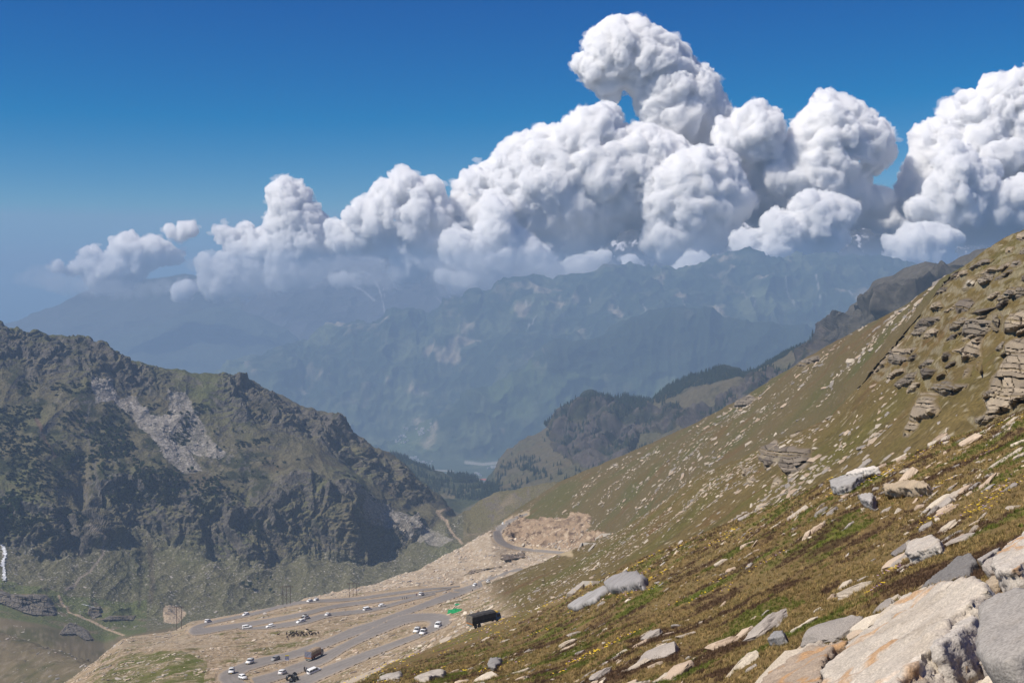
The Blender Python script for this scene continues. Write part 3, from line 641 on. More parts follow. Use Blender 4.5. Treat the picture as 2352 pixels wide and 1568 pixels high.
far_range('mountain', [(-400, 900), (200, 830), (246, 797), (351, 755), (393, 737), (461, 714), (513, 712), (600, 730), (700, 790), (800, 850)], 12600, 14500, 900, 90, 1700, 70, -400, 900, 4.1, rock=(.045, .055, .035))
far_range('mountain', [(560, 700), (640, 648), (694, 620), (760, 612), (800, 608), (820, 612), (870, 604), (900, 592), (1000, 585), (1150, 600), (1300, 600), (1370, 575), (1400, 560), (1440, 537), (1470, 530), (1500, 548), (1560, 560), (1650, 540), (1700, 500), (1740, 482), (1800, 500), (1900, 505), (2000, 512), (2050, 532), (2110, 566), (2150, 584), (2200, 558), (2260, 541), (2310, 538), (2352, 530), (2750, 480)], 15200, 18000, 830, 170, 1900, 130, 560, 2750, 7.7, rock=(.060, .057, .058), snow=.20,
  streaks=[([(693, 625), (740, 632), (800, 640), (835, 622), (850, 632)], 4), ([(800, 650), (835, 668), (860, 690)], 4), ([(858, 640), (872, 665), (879, 690), (884, 722)], 3.2), ([(880, 650), (884, 690)], 2.2), ([(1000, 680), (1030, 712)], 3),
           ([(1216, 715), (1222, 765)], 3), ([(1240, 735), (1215, 778)], 2.5), ([(1350, 670), (1358, 695)], 4), ([(1730, 700), (1728, 728)], 3), ([(1875, 650), (1885, 700)], 5), ([(1905, 725), (1918, 742)], 3.2), ([(1880, 735), (1885, 745)], 2.5), ([(1640, 700), (1660, 760)], 3), ([(1560, 690), (1575, 735)], 2)])

# ------------------------------------------------------------------ clouds: closed billowing volumes filled with even droplets, beyond the haze box
def cloud_mat(name, dens):
    m = bpy.data.materials.new(name); m.use_nodes = True; nt = m.node_tree
    nt.nodes.remove(nt.nodes['Principled BSDF'])
    v = nt.nodes.new('ShaderNodeVolumeScatter'); v.inputs['Density'].default_value = dens
    v.inputs['Anisotropy']  .default_value = 0.0; v.inputs['Color'].default_value = (1, .997, .99, 1)
    nt.links.new(v.outputs[0], nt.nodes['Material Output'].inputs['Volume'])
    return m
M_CLOUD = cloud_mat('cloud_droplets', .030); M_THIN = cloud_mat('thin_cloud_droplets', .009); M_FRINGE = cloud_mat('cloud_fringe_droplets', .0055)
_bm = bmesh.new(); bmesh.ops.create_icosphere(_bm, subdivisions=2, radius=1)
ICO_V = np.array([v.co[:] for v in _bm.verts]); ICO_F = np.array([[v.index for v in f.verts] for f in _bm.faces]); _bm.free()
T1 = (.3418, 0, 344.5); T2 = (.34785, 746.5, 172.3); T3 = (.26856, 1263.3, 0); T4 = (.3662, 1493, 143.6); T0 = (1, 0, 0)
shred = []; M_SHRED = cloud_mat('shred_droplets', .009)
def outline(T, *pts): return np.array([(T[1] + a * T[0], T[2] + b * T[0]) for a, b in pts], float)
def cloud(label, poly, dist, seed, n=420, rmin=10, rmax=48, thick=8.0, vox=13, disp=46, mat=None, group=None):
    r = np.random.default_rng(seed); lo, hi = poly.min(0), poly.max(0)
    p = r.uniform(lo, hi, (n * 22, 2)); ok = inpoly(p[:, 0], p[:, 1], poly); p = p[ok]
    D = dline(p[:, 0], p[:, 1], [tuple(a) for a in poly] + [tuple(poly[0])])
    ok = D > 2.5; n = int(n * 2.2); p = p[ok][:n]; D = D[ok][:n]; sc = dist / F
    rmax = rmax * .8; rad = np.minimum(D * r.uniform(.8, 1.1, len(D)) + 1.5, rmin * .7 + (rmax - rmin * .7) * r.random(len(D)) ** 1.9)
    dep = r.uniform(-1, 1, len(D)) * np.sqrt(np.clip(D - rad * .6, 0, None)) * thick
    v = ray(p[:, 0], p[:, 1]); Cn = v / v[:, 1:2] * (dist + dep * sc)[:, None]
    V = (Cn[:, None] + ICO_V[None] * (rad * sc)[:, None, None]).reshape(-1, 3)
    Fc = (ICO_F[None] + (np.arange(len(p)) * len(ICO_V))[:, None, None]).reshape(-1, 3)
    o = mesh_np('cloud', V, Fc)
    md = o.modifiers.new('r', 'REMESH'); md.mode = 'VOXEL'; md.voxel_size = vox; md.use_smooth_shade = True
    sm = o.modifiers.new('s', 'SMOOTH'); sm.iterations = 1
    me = bpy.data.meshes.new_from_object(o.evaluated_get(bpy.context.evaluated_depsgraph_get()))
    o.modifiers.clear(); old = o.data; o.data = me; bpy.data.meshes.remove(old); me.name = 'cloud'
    k = len(me.vertices); co = np.empty(k * 3, np.float32); me.vertices.foreach_get('co', co); co = co.reshape(-1, 3)
    nn = np.empty(k * 3, np.float32); me.vertices.foreach_get('normal', nn); nn = nn.reshape(-1, 3)
    h = np.zeros(k, np.float32); a = disp; L = 190.0
    calm = .45 + .75 * sstep(-.3, .35, fbm(co, 620, 2, seed=seed * .7))                  # knobbly in places, smooth in others
    zn = (co[:, 2] - co[:, 2].min()) / max(np.ptp(co[:, 2]), 1); calm *= .35 + .65 * sstep(.05, .5, zn)
    for q in range(5):
        h += a * (.62 - np.abs(perlin(co / L + q * 7.3 + seed)) * 2) * (calm if q else 1); a *= .66; L *= .48
    me.vertices.foreach_set('co', (co + nn * h[:, None]).astype(np.float32).ravel()); me.update()
    me.materials.clear(); me.materials.append(mat or M_CLOUD)
    # torn translucent fringe: the same body pushed out where the noise is high
    fr = me.copy(); fr.name = 'fringe'; q = co / 170 + seed * 1.7
    hf = h - 10 + 150 * np.maximum(fbm(q, 1, 5, gain=.72, seed=2) - .02, 0) + (45 + 20 * fbm(co / 60, 1, 3)) * sstep(.45, .0, zn) * .8 + 14 * fbm(co / 28, 1, 2)
    fr.vertices.foreach_set('co', (co + nn * hf[:, None]).astype(np.float32).ravel()); fr.update()
    fr.materials.clear(); fr.materials.append(M_MIST if mat is M_MIST else M_FRINGE)
    # torn shreds hanging about the rim
    m_ = max(6, int(len(poly) * .9)); sv, sf = [], []
    for t_ in range(m_):
        i_ = r.integers(0, len(poly)); a_ = poly[i_] + (poly[(i_ + 1) % len(poly)] - poly[i_]) * r.random() + r.normal(0, 5, 2); rd = r.uniform(3.5, 9) * sc
        v_ = ray(a_[0], a_[1]); c_ = v_ / v_[1] * (dist + r.normal(0, 60)); U = ICO_V * rd * np.array([r.uniform(1, 2.2), 1, r.uniform(.6, 1.2)])
        W = c_ + U; W = W + (U / rd) * (fbm(W, rd * 1.1, 3, gain=.7, seed=t_) * rd * 1.1)[:, None]; sf.append(ICO_F + len(sv) * len(ICO_V)); sv.append(W)
    shred.append((np.concatenate(sv), np.concatenate(sf)))
    fo = bpy.data.objects.new('fringe', fr); fo.parent = o; link(fo)
    tag(mesh_np('shreds', *shred.pop(), True, None, M_MIST if mat is M_MIST else M_SHRED, o), kind='stuff')
    return tag(o, label, 'cloud', group)
CG = 'cumulus clouds along the mountain range'
exec_clouds = [
 ('deep grey cloud body filling the bank behind the domes', outline(T0, (1180, 480), (1300, 400), (1480, 380), (1650, 330), (1800, 350), (1960, 400), (2060, 470), (2352, 430), (2600, 430), (2600, 640), (2352, 560), (2100, 560), (1980, 520), (1840, 560), (1700, 500), (1560, 540), (1440, 520), (1330, 600), (1200, 640), (1100, 630)), 14200, 30, 800, dict(rmin=14, rmax=60, vox=22)),
 ('small low puffy cloud standing alone lowest over the hazy range', outline(T1, (340, 775), (380, 745), (430, 790), (480, 765), (540, 740), (600, 735), (540, 690), (560, 660), (650, 640), (670, 690), (650, 740), (740, 680), (745, 600), (790, 590), (880, 540), (930, 600), (1000, 585), (1060, 575), (1110, 605), (1150, 660), (1240, 690), (1240, 740), (1000, 790), (970, 850), (880, 900), (700, 950), (600, 910), (560, 830), (480, 830), (380, 810)), 13600, 1, 330, dict(rmin=8, rmax=34, vox=14)),
 ('tiny horned cloud scrap floating above the small low cloud', outline(T1, (1110, 520), (1150, 500), (1190, 550), (1210, 490), (1300, 490), (1320, 550), (1270, 590), (1210, 605), (1130, 580)), 13600, 2, 110, dict(rmin=6, rmax=20, vox=12, disp=30)),
 ('slim upright cloud tower with a rounded white head', outline(T1, (1780, 560), (1800, 480), (1795, 400), (1800, 330), (1805, 240), (1860, 195), (1920, 180), (1960, 210), (2020, 210), (2085, 290), (2070, 365), (2130, 370), (2175, 450), (2230, 500), (2250, 700), (2200, 840), (2080, 900), (1900, 945), (1800, 900), (1790, 750), (1700, 700), (1740, 600)), 12900, 3, 380, dict(rmin=10, rmax=40)),
 ('ragged low cloud at the foot of the slim tower', outline(T1, (1440, 540), (1490, 500), (1540, 505), (1600, 560), (1600, 510), (1660, 485), (1710, 530), (1800, 500), (1830, 640), (1850, 800), (1820, 900), (1700, 960), (1560, 985), (1400, 985), (1340, 900), (1350, 820), (1310, 770), (1330, 710), (1380, 685), (1430, 740), (1440, 690), (1510, 700), (1500, 620), (1450, 580)), 13200, 4, 360, dict(rmin=8, rmax=30, vox=14)),
 ('little round cloud puff hanging in front of the hazy dark ridge', outline(T1, (1140, 940), (1200, 890), (1270, 870), (1330, 940), (1270, 990), (1180, 995)), 12400, 5, 70, dict(rmin=8, rmax=20, vox=12, disp=26)),
 ('broad bright cloud mound between the slim tower and the great bank', outline(T2, (20, 960), (130, 990), (130, 920), (200, 850), (290, 790), (370, 690), (430, 700), (470, 630), (530, 605), (575, 650), (600, 680), (680, 675), (760, 710), (800, 800), (840, 900), (850, 1100), (800, 1250), (760, 1300), (640, 1330), (540, 1370), (420, 1300), (430, 1220), (390, 1190), (200, 1180), (60, 1160), (0, 1050)), 12500, 6, 600, dict(rmin=10, rmax=46)),
 ('pale soft cloud veil over the snowy crest', outline(T2, (0, 1040), (160, 1060), (300, 1130), (390, 1190), (330, 1235), (200, 1215), (130, 1260), (0, 1260), (-60, 1160)), 13900, 16, 150, dict(rmin=8, rmax=26, vox=14, mat=1)),
 ('small cloud puff clinging below the snowy crest', outline(T2, (10, 1340), (60, 1310), (130, 1300), (200, 1330), (200, 1370), (100, 1385), (30, 1370)), 12300, 17, 60, dict(rmin=6, rmax=16, vox=12, disp=24, mat=1)),
 ('great central cloud bank with bright upper rim and grey belly', outline(T2, (830, 1000), (840, 780), (870, 770), (865, 690), (930, 635), (1010, 620), (1010, 570), (1060, 600), (1110, 550), (1150, 470), (1260, 395), (1385, 390), (1400, 345), (1520, 345), (1600, 285), (1700, 235), (1760, 200), (1830, 188), (1920, 210), (1950, 260), (1955, 340), (2010, 345), (2100, 320), (2350, 420), (2500, 560), (2700, 640), (2650, 900), (2300, 1000), (2150, 990), (2000, 1000), (1900, 1050), (1760, 1140), (1600, 1200), (1400, 1180), (1150, 1200), (950, 1200)), 12800, 7, 1500, dict(rmin=12, rmax=62, thick=10, vox=14)),
 ('lower front cloud of the great bank with a scalloped underside', outline(T2, (760, 1190), (770, 1060), (890, 1000), (940, 1040), (1000, 1035), (1040, 900), (1100, 810), (1180, 810), (1230, 900), (1260, 1000), (1400, 1100), (1500, 1200), (1520, 1330), (1400, 1380), (1280, 1320), (1220, 1345), (1100, 1430), (950, 1440), (850, 1410), (740, 1340), (740, 1300), (880, 1290)), 12050, 8, 700, dict(rmin=10, rmax=40, vox=15)),
 ('tall leaning cloud plume rising highest into the blue sky', outline(T3, (300, 330), (370, 260), (450, 210), (515, 165), (590, 142), (700, 150), (780, 170), (850, 215), (950, 265), (1040, 320), (1110, 370), (1190, 395), (1200, 480), (1290, 555), (1380, 620), (1415, 690), (1445, 770), (1490, 850), (1550, 960), (1540, 1040), (1440, 1190), (1300, 1330), (900, 1330), (800, 1150), (765, 1000), (730, 900), (735, 830), (640, 735), (600, 770), (575, 890), (500, 885), (420, 810), (370, 740), (280, 700), (230, 640), (190, 570), (240, 470), (330, 480), (310, 420)), 13600, 9, 1300, dict(rmin=9, rmax=52, vox=15, disp=44)),
 ('small pointed cloud knob between the plume and the right dome', outline(T4, (410, 480), (420, 350), (470, 370), (530, 370), (520, 330), (560, 285), (640, 250), (705, 240), (735, 285), (790, 300), (845, 380), (840, 460), (860, 600), (700, 640), (450, 600)), 12700, 10, 380, dict(rmin=8, rmax=34, vox=14)),
 ('big domed cloud with a bright cauliflower top on the right', outline(T4, (860, 480), (900, 400), (930, 340), (1010, 270), (1050, 190), (1110, 185), (1240, 215), (1330, 280), (1390, 300), (1410, 350), (1500, 405), (1530, 450), (1515, 500), (1535, 560), (1500, 630), (1390, 700), (1380, 780), (1500, 800), (1530, 880), (1480, 960), (1350, 970), (1150, 1000), (950, 950), (700, 900), (620, 760), (640, 600)), 12900, 11, 1100, dict(rmin=10, rmax=52, thick=10)),
 ('low grey cloud mass sagging over the dark peak', outline(T4, (0, 700), (200, 560), (420, 520), (520, 600), (600, 760), (680, 900), (560, 1010), (500, 1100), (400, 1200), (200, 1240), (60, 1250), (-60, 1150), (-20, 1010), (-40, 850)), 12350, 12, 700, dict(rmin=10, rmax=46)),
 ('white hanging cloud in front of the blue mountain wall', outline(T4, (500, 1150), (530, 1070), (650, 1065), (700, 1040), (720, 960), (800, 925), (870, 960), (900, 860), (1000, 800), (1200, 850), (1330, 900), (1280, 1000), (1200, 1040), (1250, 1120), (1150, 1180), (1010, 1180), (910, 1260), (870, 1340), (780, 1400), (640, 1340), (570, 1240)), 12000, 13, 620, dict(rmin=8, rmax=40)),
 ('round cloud puff pair floating against the mountain', outline(T4, (95, 1330), (200, 1240), (250, 1175), (330, 1200), (410, 1265), (540, 1260), (535, 1320), (410, 1360), (250, 1395), (150, 1390)), 11900, 14, 170, dict(rmin=7, rmax=26, vox=12, disp=30)),
 ('curled cloud scrap beside the dark rocky peak', outline(T2, (1745, 1430), (1750, 1310), (1860, 1275), (1890, 1310), (1960, 1270), (1950, 1205), (2020, 1185), (2090, 1250), (2080, 1330), (1960, 1390), (1820, 1455)), 11900, 15, 150, dict(rmin=6, rmax=22, vox=12, disp=28)),
 ('flat grey cloud ledge under the dark rocky peak', outline(T2, (1510, 1270), (1600, 1220), (1750, 1190), (1900, 1160), (1870, 1220), (1800, 1260), (1740, 1330), (1720, 1390), (1520, 1380)), 12200, 18, 170, dict(rmin=7, rmax=26, vox=13)),
 ('towering cloud wall at the right end of the range', outline(T4, (1590, 660), (1650, 560), (1635, 430), (1760, 375), (1830, 340), (1825, 270), (1890, 250), (1970, 180), (2060, 180), (2070, 110), (2140, 72), (2220, 90), (2280, 50), (2346, 38), (2500, 10), (2700, 60), (2700, 900), (2346, 1000), (2100, 1040), (1850, 1010), (1600, 960), (1530, 850), (1560, 760)), 13300, 19, 1100, dict(rmin=10, rmax=54, thick=10)),
 ('shaded grey cloud wedge in front of the right cloud wall', outline(T4, (1730, 830), (1760, 680), (1800, 600), (1900, 505), (1980, 515), (2060, 615), (2190, 640), (2190, 760), (2346, 700), (2600, 700), (2600, 1020), (2200, 1060), (1900, 1050), (1620, 960), (1600, 890)), 12300, 20, 620, dict(rmin=9, rmax=40)),
 ('bright foot of the right cloud wall above the ridge', outline(T4, (1405, 1290), (1480, 1200), (1445, 1110), (1560, 1080), (1600, 1020), (1750, 1010), (1900, 1040), (1990, 1070), (1930, 1150), (1880, 1200), (1960, 1270), (1800, 1325), (1600, 1335), (1440, 1315)), 12000, 21, 430, dict(rmin=8, rmax=34)),
]
M_MIST = cloud_mat('mist_droplets', .0009)
exec_clouds += [
 ('faint mist veil trailing below the great central bank', outline(T0, (960, 600), (1080, 560), (1250, 580), (1400, 600), (1480, 640), (1440, 676), (1300, 668), (1150, 684), (1020, 672)), 11500, 41, 200, dict(rmin=10, rmax=34, vox=18, mat=2)),
 ('faint mist veil trailing below the left mounds', outline(T0, (420, 600), (560, 590), (700, 600), (860, 590), (940, 620), (900, 664), (760, 650), (620, 676), (480, 670)), 11700, 42, 200, dict(rmin=10, rmax=32, vox=18, mat=2)),
 ('pale mist around the lowest cloud at the far end of the range', outline(T0, (20, 640), (90, 610), (200, 640), (330, 650), (420, 640), (400, 672), (260, 682), (120, 668)), 12900, 44, 120, dict(rmin=10, rmax=26, vox=18, mat=2)),
]
for lab, pl, dist, sd, n, kw in exec_clouds:
    kw = dict(kw)
    if kw.get('mat'): kw['mat'] = (M_THIN, M_MIST)[kw['mat'] - 1]
    cloud(lab, pl, dist, sd, n, group=CG, **kw)

# ------------------------------------------------------------------ haze
hz = bpy.data.materials.new('haze'); hz.use_nodes = True; nt = hz.node_tree
nt.nodes.remove(nt.nodes['Principled BSDF'])
pv = nt.nodes.new('ShaderNodeVolumePrincipled')
pv.inputs['Color'].default_value = (.40, .58, .82, 1); pv.inputs['Density'].default_value = 1.3e-4
pv.inputs['Anisotropy'].default_value = 0.0
nt.links.new(pv.outputs[0], nt.nodes['Material Output'].inputs['Volume'])
x0, x1, y0, y1, z0, z1 = -6500, 6500, -400, 10400, -1250, 185
bx = [(x, y, z) for x in (x0, x1) for y in (y0, y1) for z in (z0, z1)]
haze = mesh_np('haze', bx, [(0, 1, 3, 2), (4, 6, 7, 5), (0, 4, 5, 1), (2, 3, 7, 6), (0, 2, 6, 4), (1, 5, 7, 3)], False, None, hz)
tag(haze, kind='stuff')
# ------------------------------------------------------------------ roads
def strip(name, L, R, n, m, lo, hi, lift, mat, jit=0.0, seed=0, kind='structure', edge_drop=0.0, width=0.0):
    L = np.array(L, float); R = np.array(R, float)
    def res(A):
        t = np.linspace(0, 1, len(A)); u = np.linspace(0, 1, n)
        return np.stack([gsm(np.interp(u, t, A[:, 0]), n / len(A) * .28), gsm(np.interp(u, t, A[:, 1]), n / len(A) * .28)], 1)
    L, R = res(L), res(R); r = np.random.default_rng(seed)
    V = []
    for i in range(n):
        jl, jr = r.normal(0, jit, 2)
        for j in range(m):
            u = j / (m - 1); a = u
            if j == 0: a = jl
            if j == m - 1: a = 1 + jr
            p = L[i] * (1 - a) + R[i] * a
            if width:                              # the near edge is hidden behind the shoulder: set out from the far edge
                h0 = hit(L[i, 0], L[i, 1], lo, hi); h = h0 - Vector((h0.x, h0.y, 0)).normalized() * width * a
            else:
                h = hit(p[0], p[1], lo, hi)
            V.append((h.x, h.y, h.z + lift - (edge_drop if j in (0, m - 1) else 0)))
    Vn = np.array(V)
    Vn = Vn.reshape(n, m, 3)
    for _ in range(2): Vn[1:-1, :, 2] = (Vn[1:-1, :, 2] * 2 + Vn[:-2, :, 2] + Vn[2:, :, 2]) / 4
    i = (np.arange(n - 1)[:, None] * m + np.arange(m - 1)[None]).ravel()
    Fc = np.stack([i, i + 1, i + m + 1, i + m], -1)
    c = np.empty((n, m, 3), np.float32); c[:] = (.225, .200, .175)
    P = Vn.reshape(-1, 3)
    nn = fbm(P, 7, 3, seed=seed).reshape(n, m)
    c *= (1 + .22 * nn)[..., None]
    lat = np.linspace(0, 1, m)
    lane = np.exp(-((lat - .28) / .1) ** 2) + np.exp(-((lat - .72) / .1) ** 2)          # polished wheel tracks
    c *= (1 - .10 * lane)[None, :, None]; c *= (1 - .16 * np.exp(-((lat - .5) / .05) ** 2) * 1)[None, :, None]
    e = np.maximum(sstep(.14, .0, lat), sstep(.86, 1, lat))[None] * (.75 + .5 * nn)
    c = c * (1 - e[..., None]) + np.array((.34, .265, .185), np.float32) * e[..., None]
    return tag(mesh_np(name, P, Fc, True, c.reshape(-1, 3), mat), kind=kind)
M_ROAD = mat_col('dusty_asphalt', rough=.9, spec=.2, grain=(1.2, .14), bump=(3, .2, .03))
for k, (rd, n, lo, hi) in enumerate(zip(ROADS, (220, 320, 320, 140, 120), (3.3, 3.3, 4.0, 4.0, 7.2), (6.9, 6.6, 8.3, 7.0, 9.2))):
    strip('road', rd['l'], rd['r'], n, 15, lo, hi, .24 + .012 * k, M_ROAD, .02, k, edge_drop=.10)
far_edge = [(1095, 1338), (1120, 1330), (1145, 1322), (1172, 1315), (1200, 1308), (1225, 1302)]
strip('road', far_edge, far_edge, 60, 9, 7.0, 8.2, .3, M_ROAD, .02, 9, edge_drop=.1, width=9.0)
M_WATER = mat_col('foam_water', rough=.5, spec=.4, grain=(1.5, .35))
def water(name, pts, wpx, lo, hi, lift, rgb):
    L = [(x - wpx / 2, y) for x, y in pts]; R = [(x + wpx / 2, y) for x, y in pts]
    o = strip(name, L, R, 90, 5, lo, hi, lift, M_WATER, .25, 3)
    a = o.data.color_attributes['col']; n = len(o.data.vertices); c4 = np.ones((n, 4), np.float32)
    c4[:, :3] = np.array(rgb, np.float32) * (np.random.default_rng(2).uniform(.6, 1, (n, 1))); a.data.foreach_set('color', c4.ravel())
    return o
water('waterfall', [(5, 1250), (9, 1262), (13, 1276), (4, 1296), (9, 1312), (7, 1337)], 6.5, 10.2, 14, 1.2, (.85, .87, .88))
water('stream', [(186, 1388), (205, 1393), (230, 1399)], 4, 10, 12.2, .8, (.7, .72, .72))
water('stream', [(300, 1421), (340, 1424), (380, 1425), (420, 1428)], 2.5, 10, 12.2, .8, (.4, .42, .42))

# ------------------------------------------------------------------ rocks
M_ROCK = mat_col('weathered_stone', rough=.92, spec=.15, grain=(9, .30), bump=(7, .55, .05))
M_ROCKN = mat_col('schist_slab', rough=.9, spec=.15, grain=(45, .26), bump=(60, .45, .02))
def hull_rock(seed, sx=1.0, sy=.62, sz=.26, n=22):
    r = np.random.default_rng(seed); bm = bmesh.new()
    p = r.normal(size=(n, 3)); p /= np.linalg.norm(p, axis=1)[:, None]
    p = np.sign(p) * np.abs(p) ** .55 * .62
    p[:, 0] += .18 * p[:, 1] * r.normal()
    for q in p: bm.verts.new((q[0] * sx, q[1] * sy, max(q[2], -.5) * sz))
    bmesh.ops.convex_hull(bm, input=bm.verts)
    for v in [v for v in bm.verts if not v.link_faces]: bm.verts.remove(v)
    bmesh.ops.triangulate(bm, faces=bm.faces); bm.verts.index_update()
    V = np.array([v.co[:] for v in bm.verts]); Fa = np.array([[v.index for v in f.verts] for f in bm.faces]); bm.free()
    return V, Fa
def rough_rock(seed, sx, sy, sz):
    """angular slab with chipped edges, for the stones that show large"""
    V, Fa = hull_rock(seed, sx, sy, sz, 26)
    me = bpy.data.meshes.new('r'); me.from_pydata(V.tolist(), [], Fa.tolist())
    bm = bmesh.new(); bm.from_mesh(me); bpy.data.meshes.remove(me)
    bmesh.ops.subdivide_edges(bm, edges=bm.edges, cuts=4, use_grid_fill=True)
    bmesh.ops.triangulate(bm, faces=bm.faces); bm.verts.index_update(); bm.normal_update()
    V = np.array([v.co[:] for v in bm.verts]); N = np.array([v.normal[:] for v in bm.verts]); Fa = np.array([[v.index for v in f.verts] for f in bm.faces]); bm.free()
    q = V * np.array([1, 1, 3.5])
    V = V + N * (fbm(q + seed, .45, 3) * .05 + np.minimum(fbm(q + seed, .12, 2), 0) * .05)[:, None]
    return V, Fa
HULLS = [hull_rock(100 + k, 1, .45 + .35 * (k % 4) / 3, .2 + .2 * (k % 3) / 2, 16) for k in range(12)]
ROUGH = [rough_rock(300 + k, 1, .5 + .3 * (k % 4) / 3, .22 + .2 * (k % 3) / 2) for k in range(10)]

STONE = np.array([(.47, .40, .31), (.54, .47, .37), (.40, .34, .27), (.34, .30, .26), (.48, .38, .28), (.28, .25, .22), (.43, .33, .24)])
def frame_at(r, c, rs, jit=.6):
    """axes of a stone lying on the ground: long axis runs up to the right as the beds do"""
    n = NF[r, c].astype(float)
    if LR[r] > 3.6 and LR[r] < 9.2 and GX[r, c] > 1000: n = .35 * n + .65 * np.array([-.42, -.34, .84])      # half buried beds, flatter than the slope
    n = n + rs.normal(0, .13, 3) + np.array([-.10, -.05, 0]); n /= np.linalg.norm(n)
    a = np.array([1.0, .12, 0]) ; th = rs.normal(0, jit); a = np.array([a[0] * math.cos(th) - a[1] * math.sin(th), a[0] * math.sin(th) + a[1] * math.cos(th), 0])
    x = a - n * (a @ n); x /= np.linalg.norm(x); y = np.cross(n, x)
    return np.stack([x, y, n], 1)
pick = []       # (pixel length, zone, row, col, size)
RS = np.random.default_rng(4)
def scatter(zone, lo, hi, n, med, sig, smin, smax, cl_L, cl_t, extra=None, seed=0):
    rs = np.random.default_rng(seed); a, b_ = row_of(lo), row_of(hi)
    rows = rs.integers(a, b_, n * 12); cols = rs.integers(20, NC - 20, n * 12)
    x, y = GX[rows, cols], GY[rows, cols]
    ok = (x > -40) & (x < 2400) & (y < 1640)
    nv = fbm(GF[rows, cols], cl_L, 3, seed=seed * 1.7)
    ok &= nv + rs.normal(0, .12, len(nv)) > cl_t
    ok &= road_near[rows, cols] > 2.5
    if extra is not None: ok &= extra(x, y, rows, cols)
    rows, cols = rows[ok][:n], cols[ok][:n]
    sz = np.clip(np.exp(rs.normal(math.log(med), sig, len(rows))), smin, smax)
    for r, c, s in zip(rows, cols, sz):
        d = np.hypot(GF[r, c, 0], GF[r, c, 1]); pick.append((s * F / d, zone, r, c, s))
scatter('near', .9, 2.98, 1800, .15, .8, .05, 1.1, 9, .08, None, 1)
scatter('near', 2.2, 3.0, 420, .24, .5, .12, 1.2, 12, .02, lambda x, y, r, c: x > 1000, 2)
scatter('slope', 3.9, 6.0, 3000, .38, .6, .15, 1.5, 40, .10, lambda x, y, r, c: (x > 1090) & (ROCKY[r, c] < .1) & (RS.random(len(x)) < np.clip(1.5 - (x - 1100) / 1000, .22, 1)), 3)
scatter('slope', 4.2, 6.0, 260, .75, .45, .4, 2.0, 25, .10, lambda x, y, r, c: (x > 1180) & (x < 2050) & (ROCKY[r, c] < .1), 4)
scatter('terrace', 3.6, 6.9, 6500, .48, .65, .22, 2.8, 18, -.02, lambda x, y, r, c: x < 1130, 5)
scatter('rubble', 6.85, 8.1, 3800, .8, .55, .3, 3.0, 30, -.2, lambda x, y, r, c: (x > 640) & (x < 1330), 6)
scatter('far', 8.0, 9.02, 2900, .95, .6, .4, 3.6, 70, .10, lambda x, y, r, c: x > 1130, 7)
scatter('spur', 7.1, 9.9, 1300, 1.0, .6, .4, 4, 30, .05, lambda x, y, r, c: x < 420, 8)
scatter('foot', 10.3, 12.1, 4200, .8, .55, .4, 4.0, 45, -.05, lambda x, y, r, c: (x < 1060), 9)
scatter('scree', 12.0, 14.9, 2200, 2.2, .45, 1.0, 5, 60, -.5, lambda x, y, r, c: inpoly(x, y, POLY['scree']) | inpoly(x, y, POLY['scree2']), 10)
pick.sort(key=lambda t: -t[0])
ZL = {'near': ('flat pale stone lying in the brown grass of the near slope', 'stones in the grass of the near slope'),
      'slope': ('pale slab stone on the olive slope behind the flowery crest', 'slab stones on the slope behind the crest'),
      'terrace': ('pale stone lying on the ground between the road bends', 'stones between the road bends'),
      'rubble': ('light boulder on the tan rubble bank above the upper bend', 'boulders on the tan rubble bank'),
      'far': ('white stone dotting the far grassy spur above the road', 'white stones dotting the far spur'),
      'spur': ('grey boulder on the dark spur by the valley stream', 'boulders on the dark spur'),
      'foot': ('grey boulder on the green apron below the dark cliffs', 'boulders below the dark cliffs'),
      'scree': ('grey block in the pale scree of the dark mountain', 'blocks in the scree')}
rs = np.random.default_rng(99)
big, rest = pick[:290], pick[290:]
rock_mesh = {}
for k, (V, Fa) in enumerate(ROUGH):
    for j in range(4):
        col = STONE[(k * 2 + j * 3) % len(STONE)]
        c = np.tile(col, (len(V), 1)) * (1 + .25 * fbm(V * np.array([1, 1, 3]), .4, 3, seed=k)[:, None])
        o = mesh_np('boulder', V, Fa, False, c, M_ROCKN); rock_mesh[k, j] = o.data; bpy.data.objects.remove(o)
for px_, z, r, c, s in big:
    o = link(bpy.data.objects.new('boulder', rock_mesh[rs.integers(0, 10), rs.integers(0, 4)]))
    A = frame_at(r, c, rs) * np.array([s, s * rs.uniform(.8, 1.1), s * rs.uniform(.55, 1.0)])
    p = GF[r, c] + NF[r, c] * s * .03
    o.matrix_world = Matrix([[*A[0], p[0]], [*A[1], p[1]], [*A[2], p[2]], [0, 0, 0, 1]])
    tag(o, ZL[z][0], 'boulder', ZL[z][1])
def merge(items, name, mat, smooth=False):
    """items: (V, F, 3x3 axes, position, colour) -> ONE stuff mesh"""
    Vs, Fs, Cs = [], [], []; k = 0
    for V, Fa, A, p, c in items:
        Vs.append(V @ A.T + p); Fs.append(Fa + k); Cs.append(np.broadcast_to(c, V.shape) if np.ndim(c) == 1 else c); k += len(V)
    return tag(mesh_np(name, np.concatenate(Vs), np.concatenate(Fs), smooth, np.concatenate(Cs), mat), kind='stuff')
items = []
for px_, z, r, c, s in rest:
    V, Fa = HULLS[rs.integers(0, 12)]
    A = frame_at(r, c, rs) * np.array([s, s * rs.uniform(.8, 1.1), s * rs.uniform(.5, .95)])
    col = STONE[rs.integers(0, len(STONE))] * rs.uniform(.8, 1.15)
    if z in ('slope', 'far'): col = col * .74
    if z in ('foot', 'spur', 'scree'): col = (np.full(3, col.mean()) * .4 + col * .5) * .85
    items.append((V, Fa, A, GF[r, c] + NF[r, c] * s * .04, col))
merge(items, 'stones', M_ROCK)

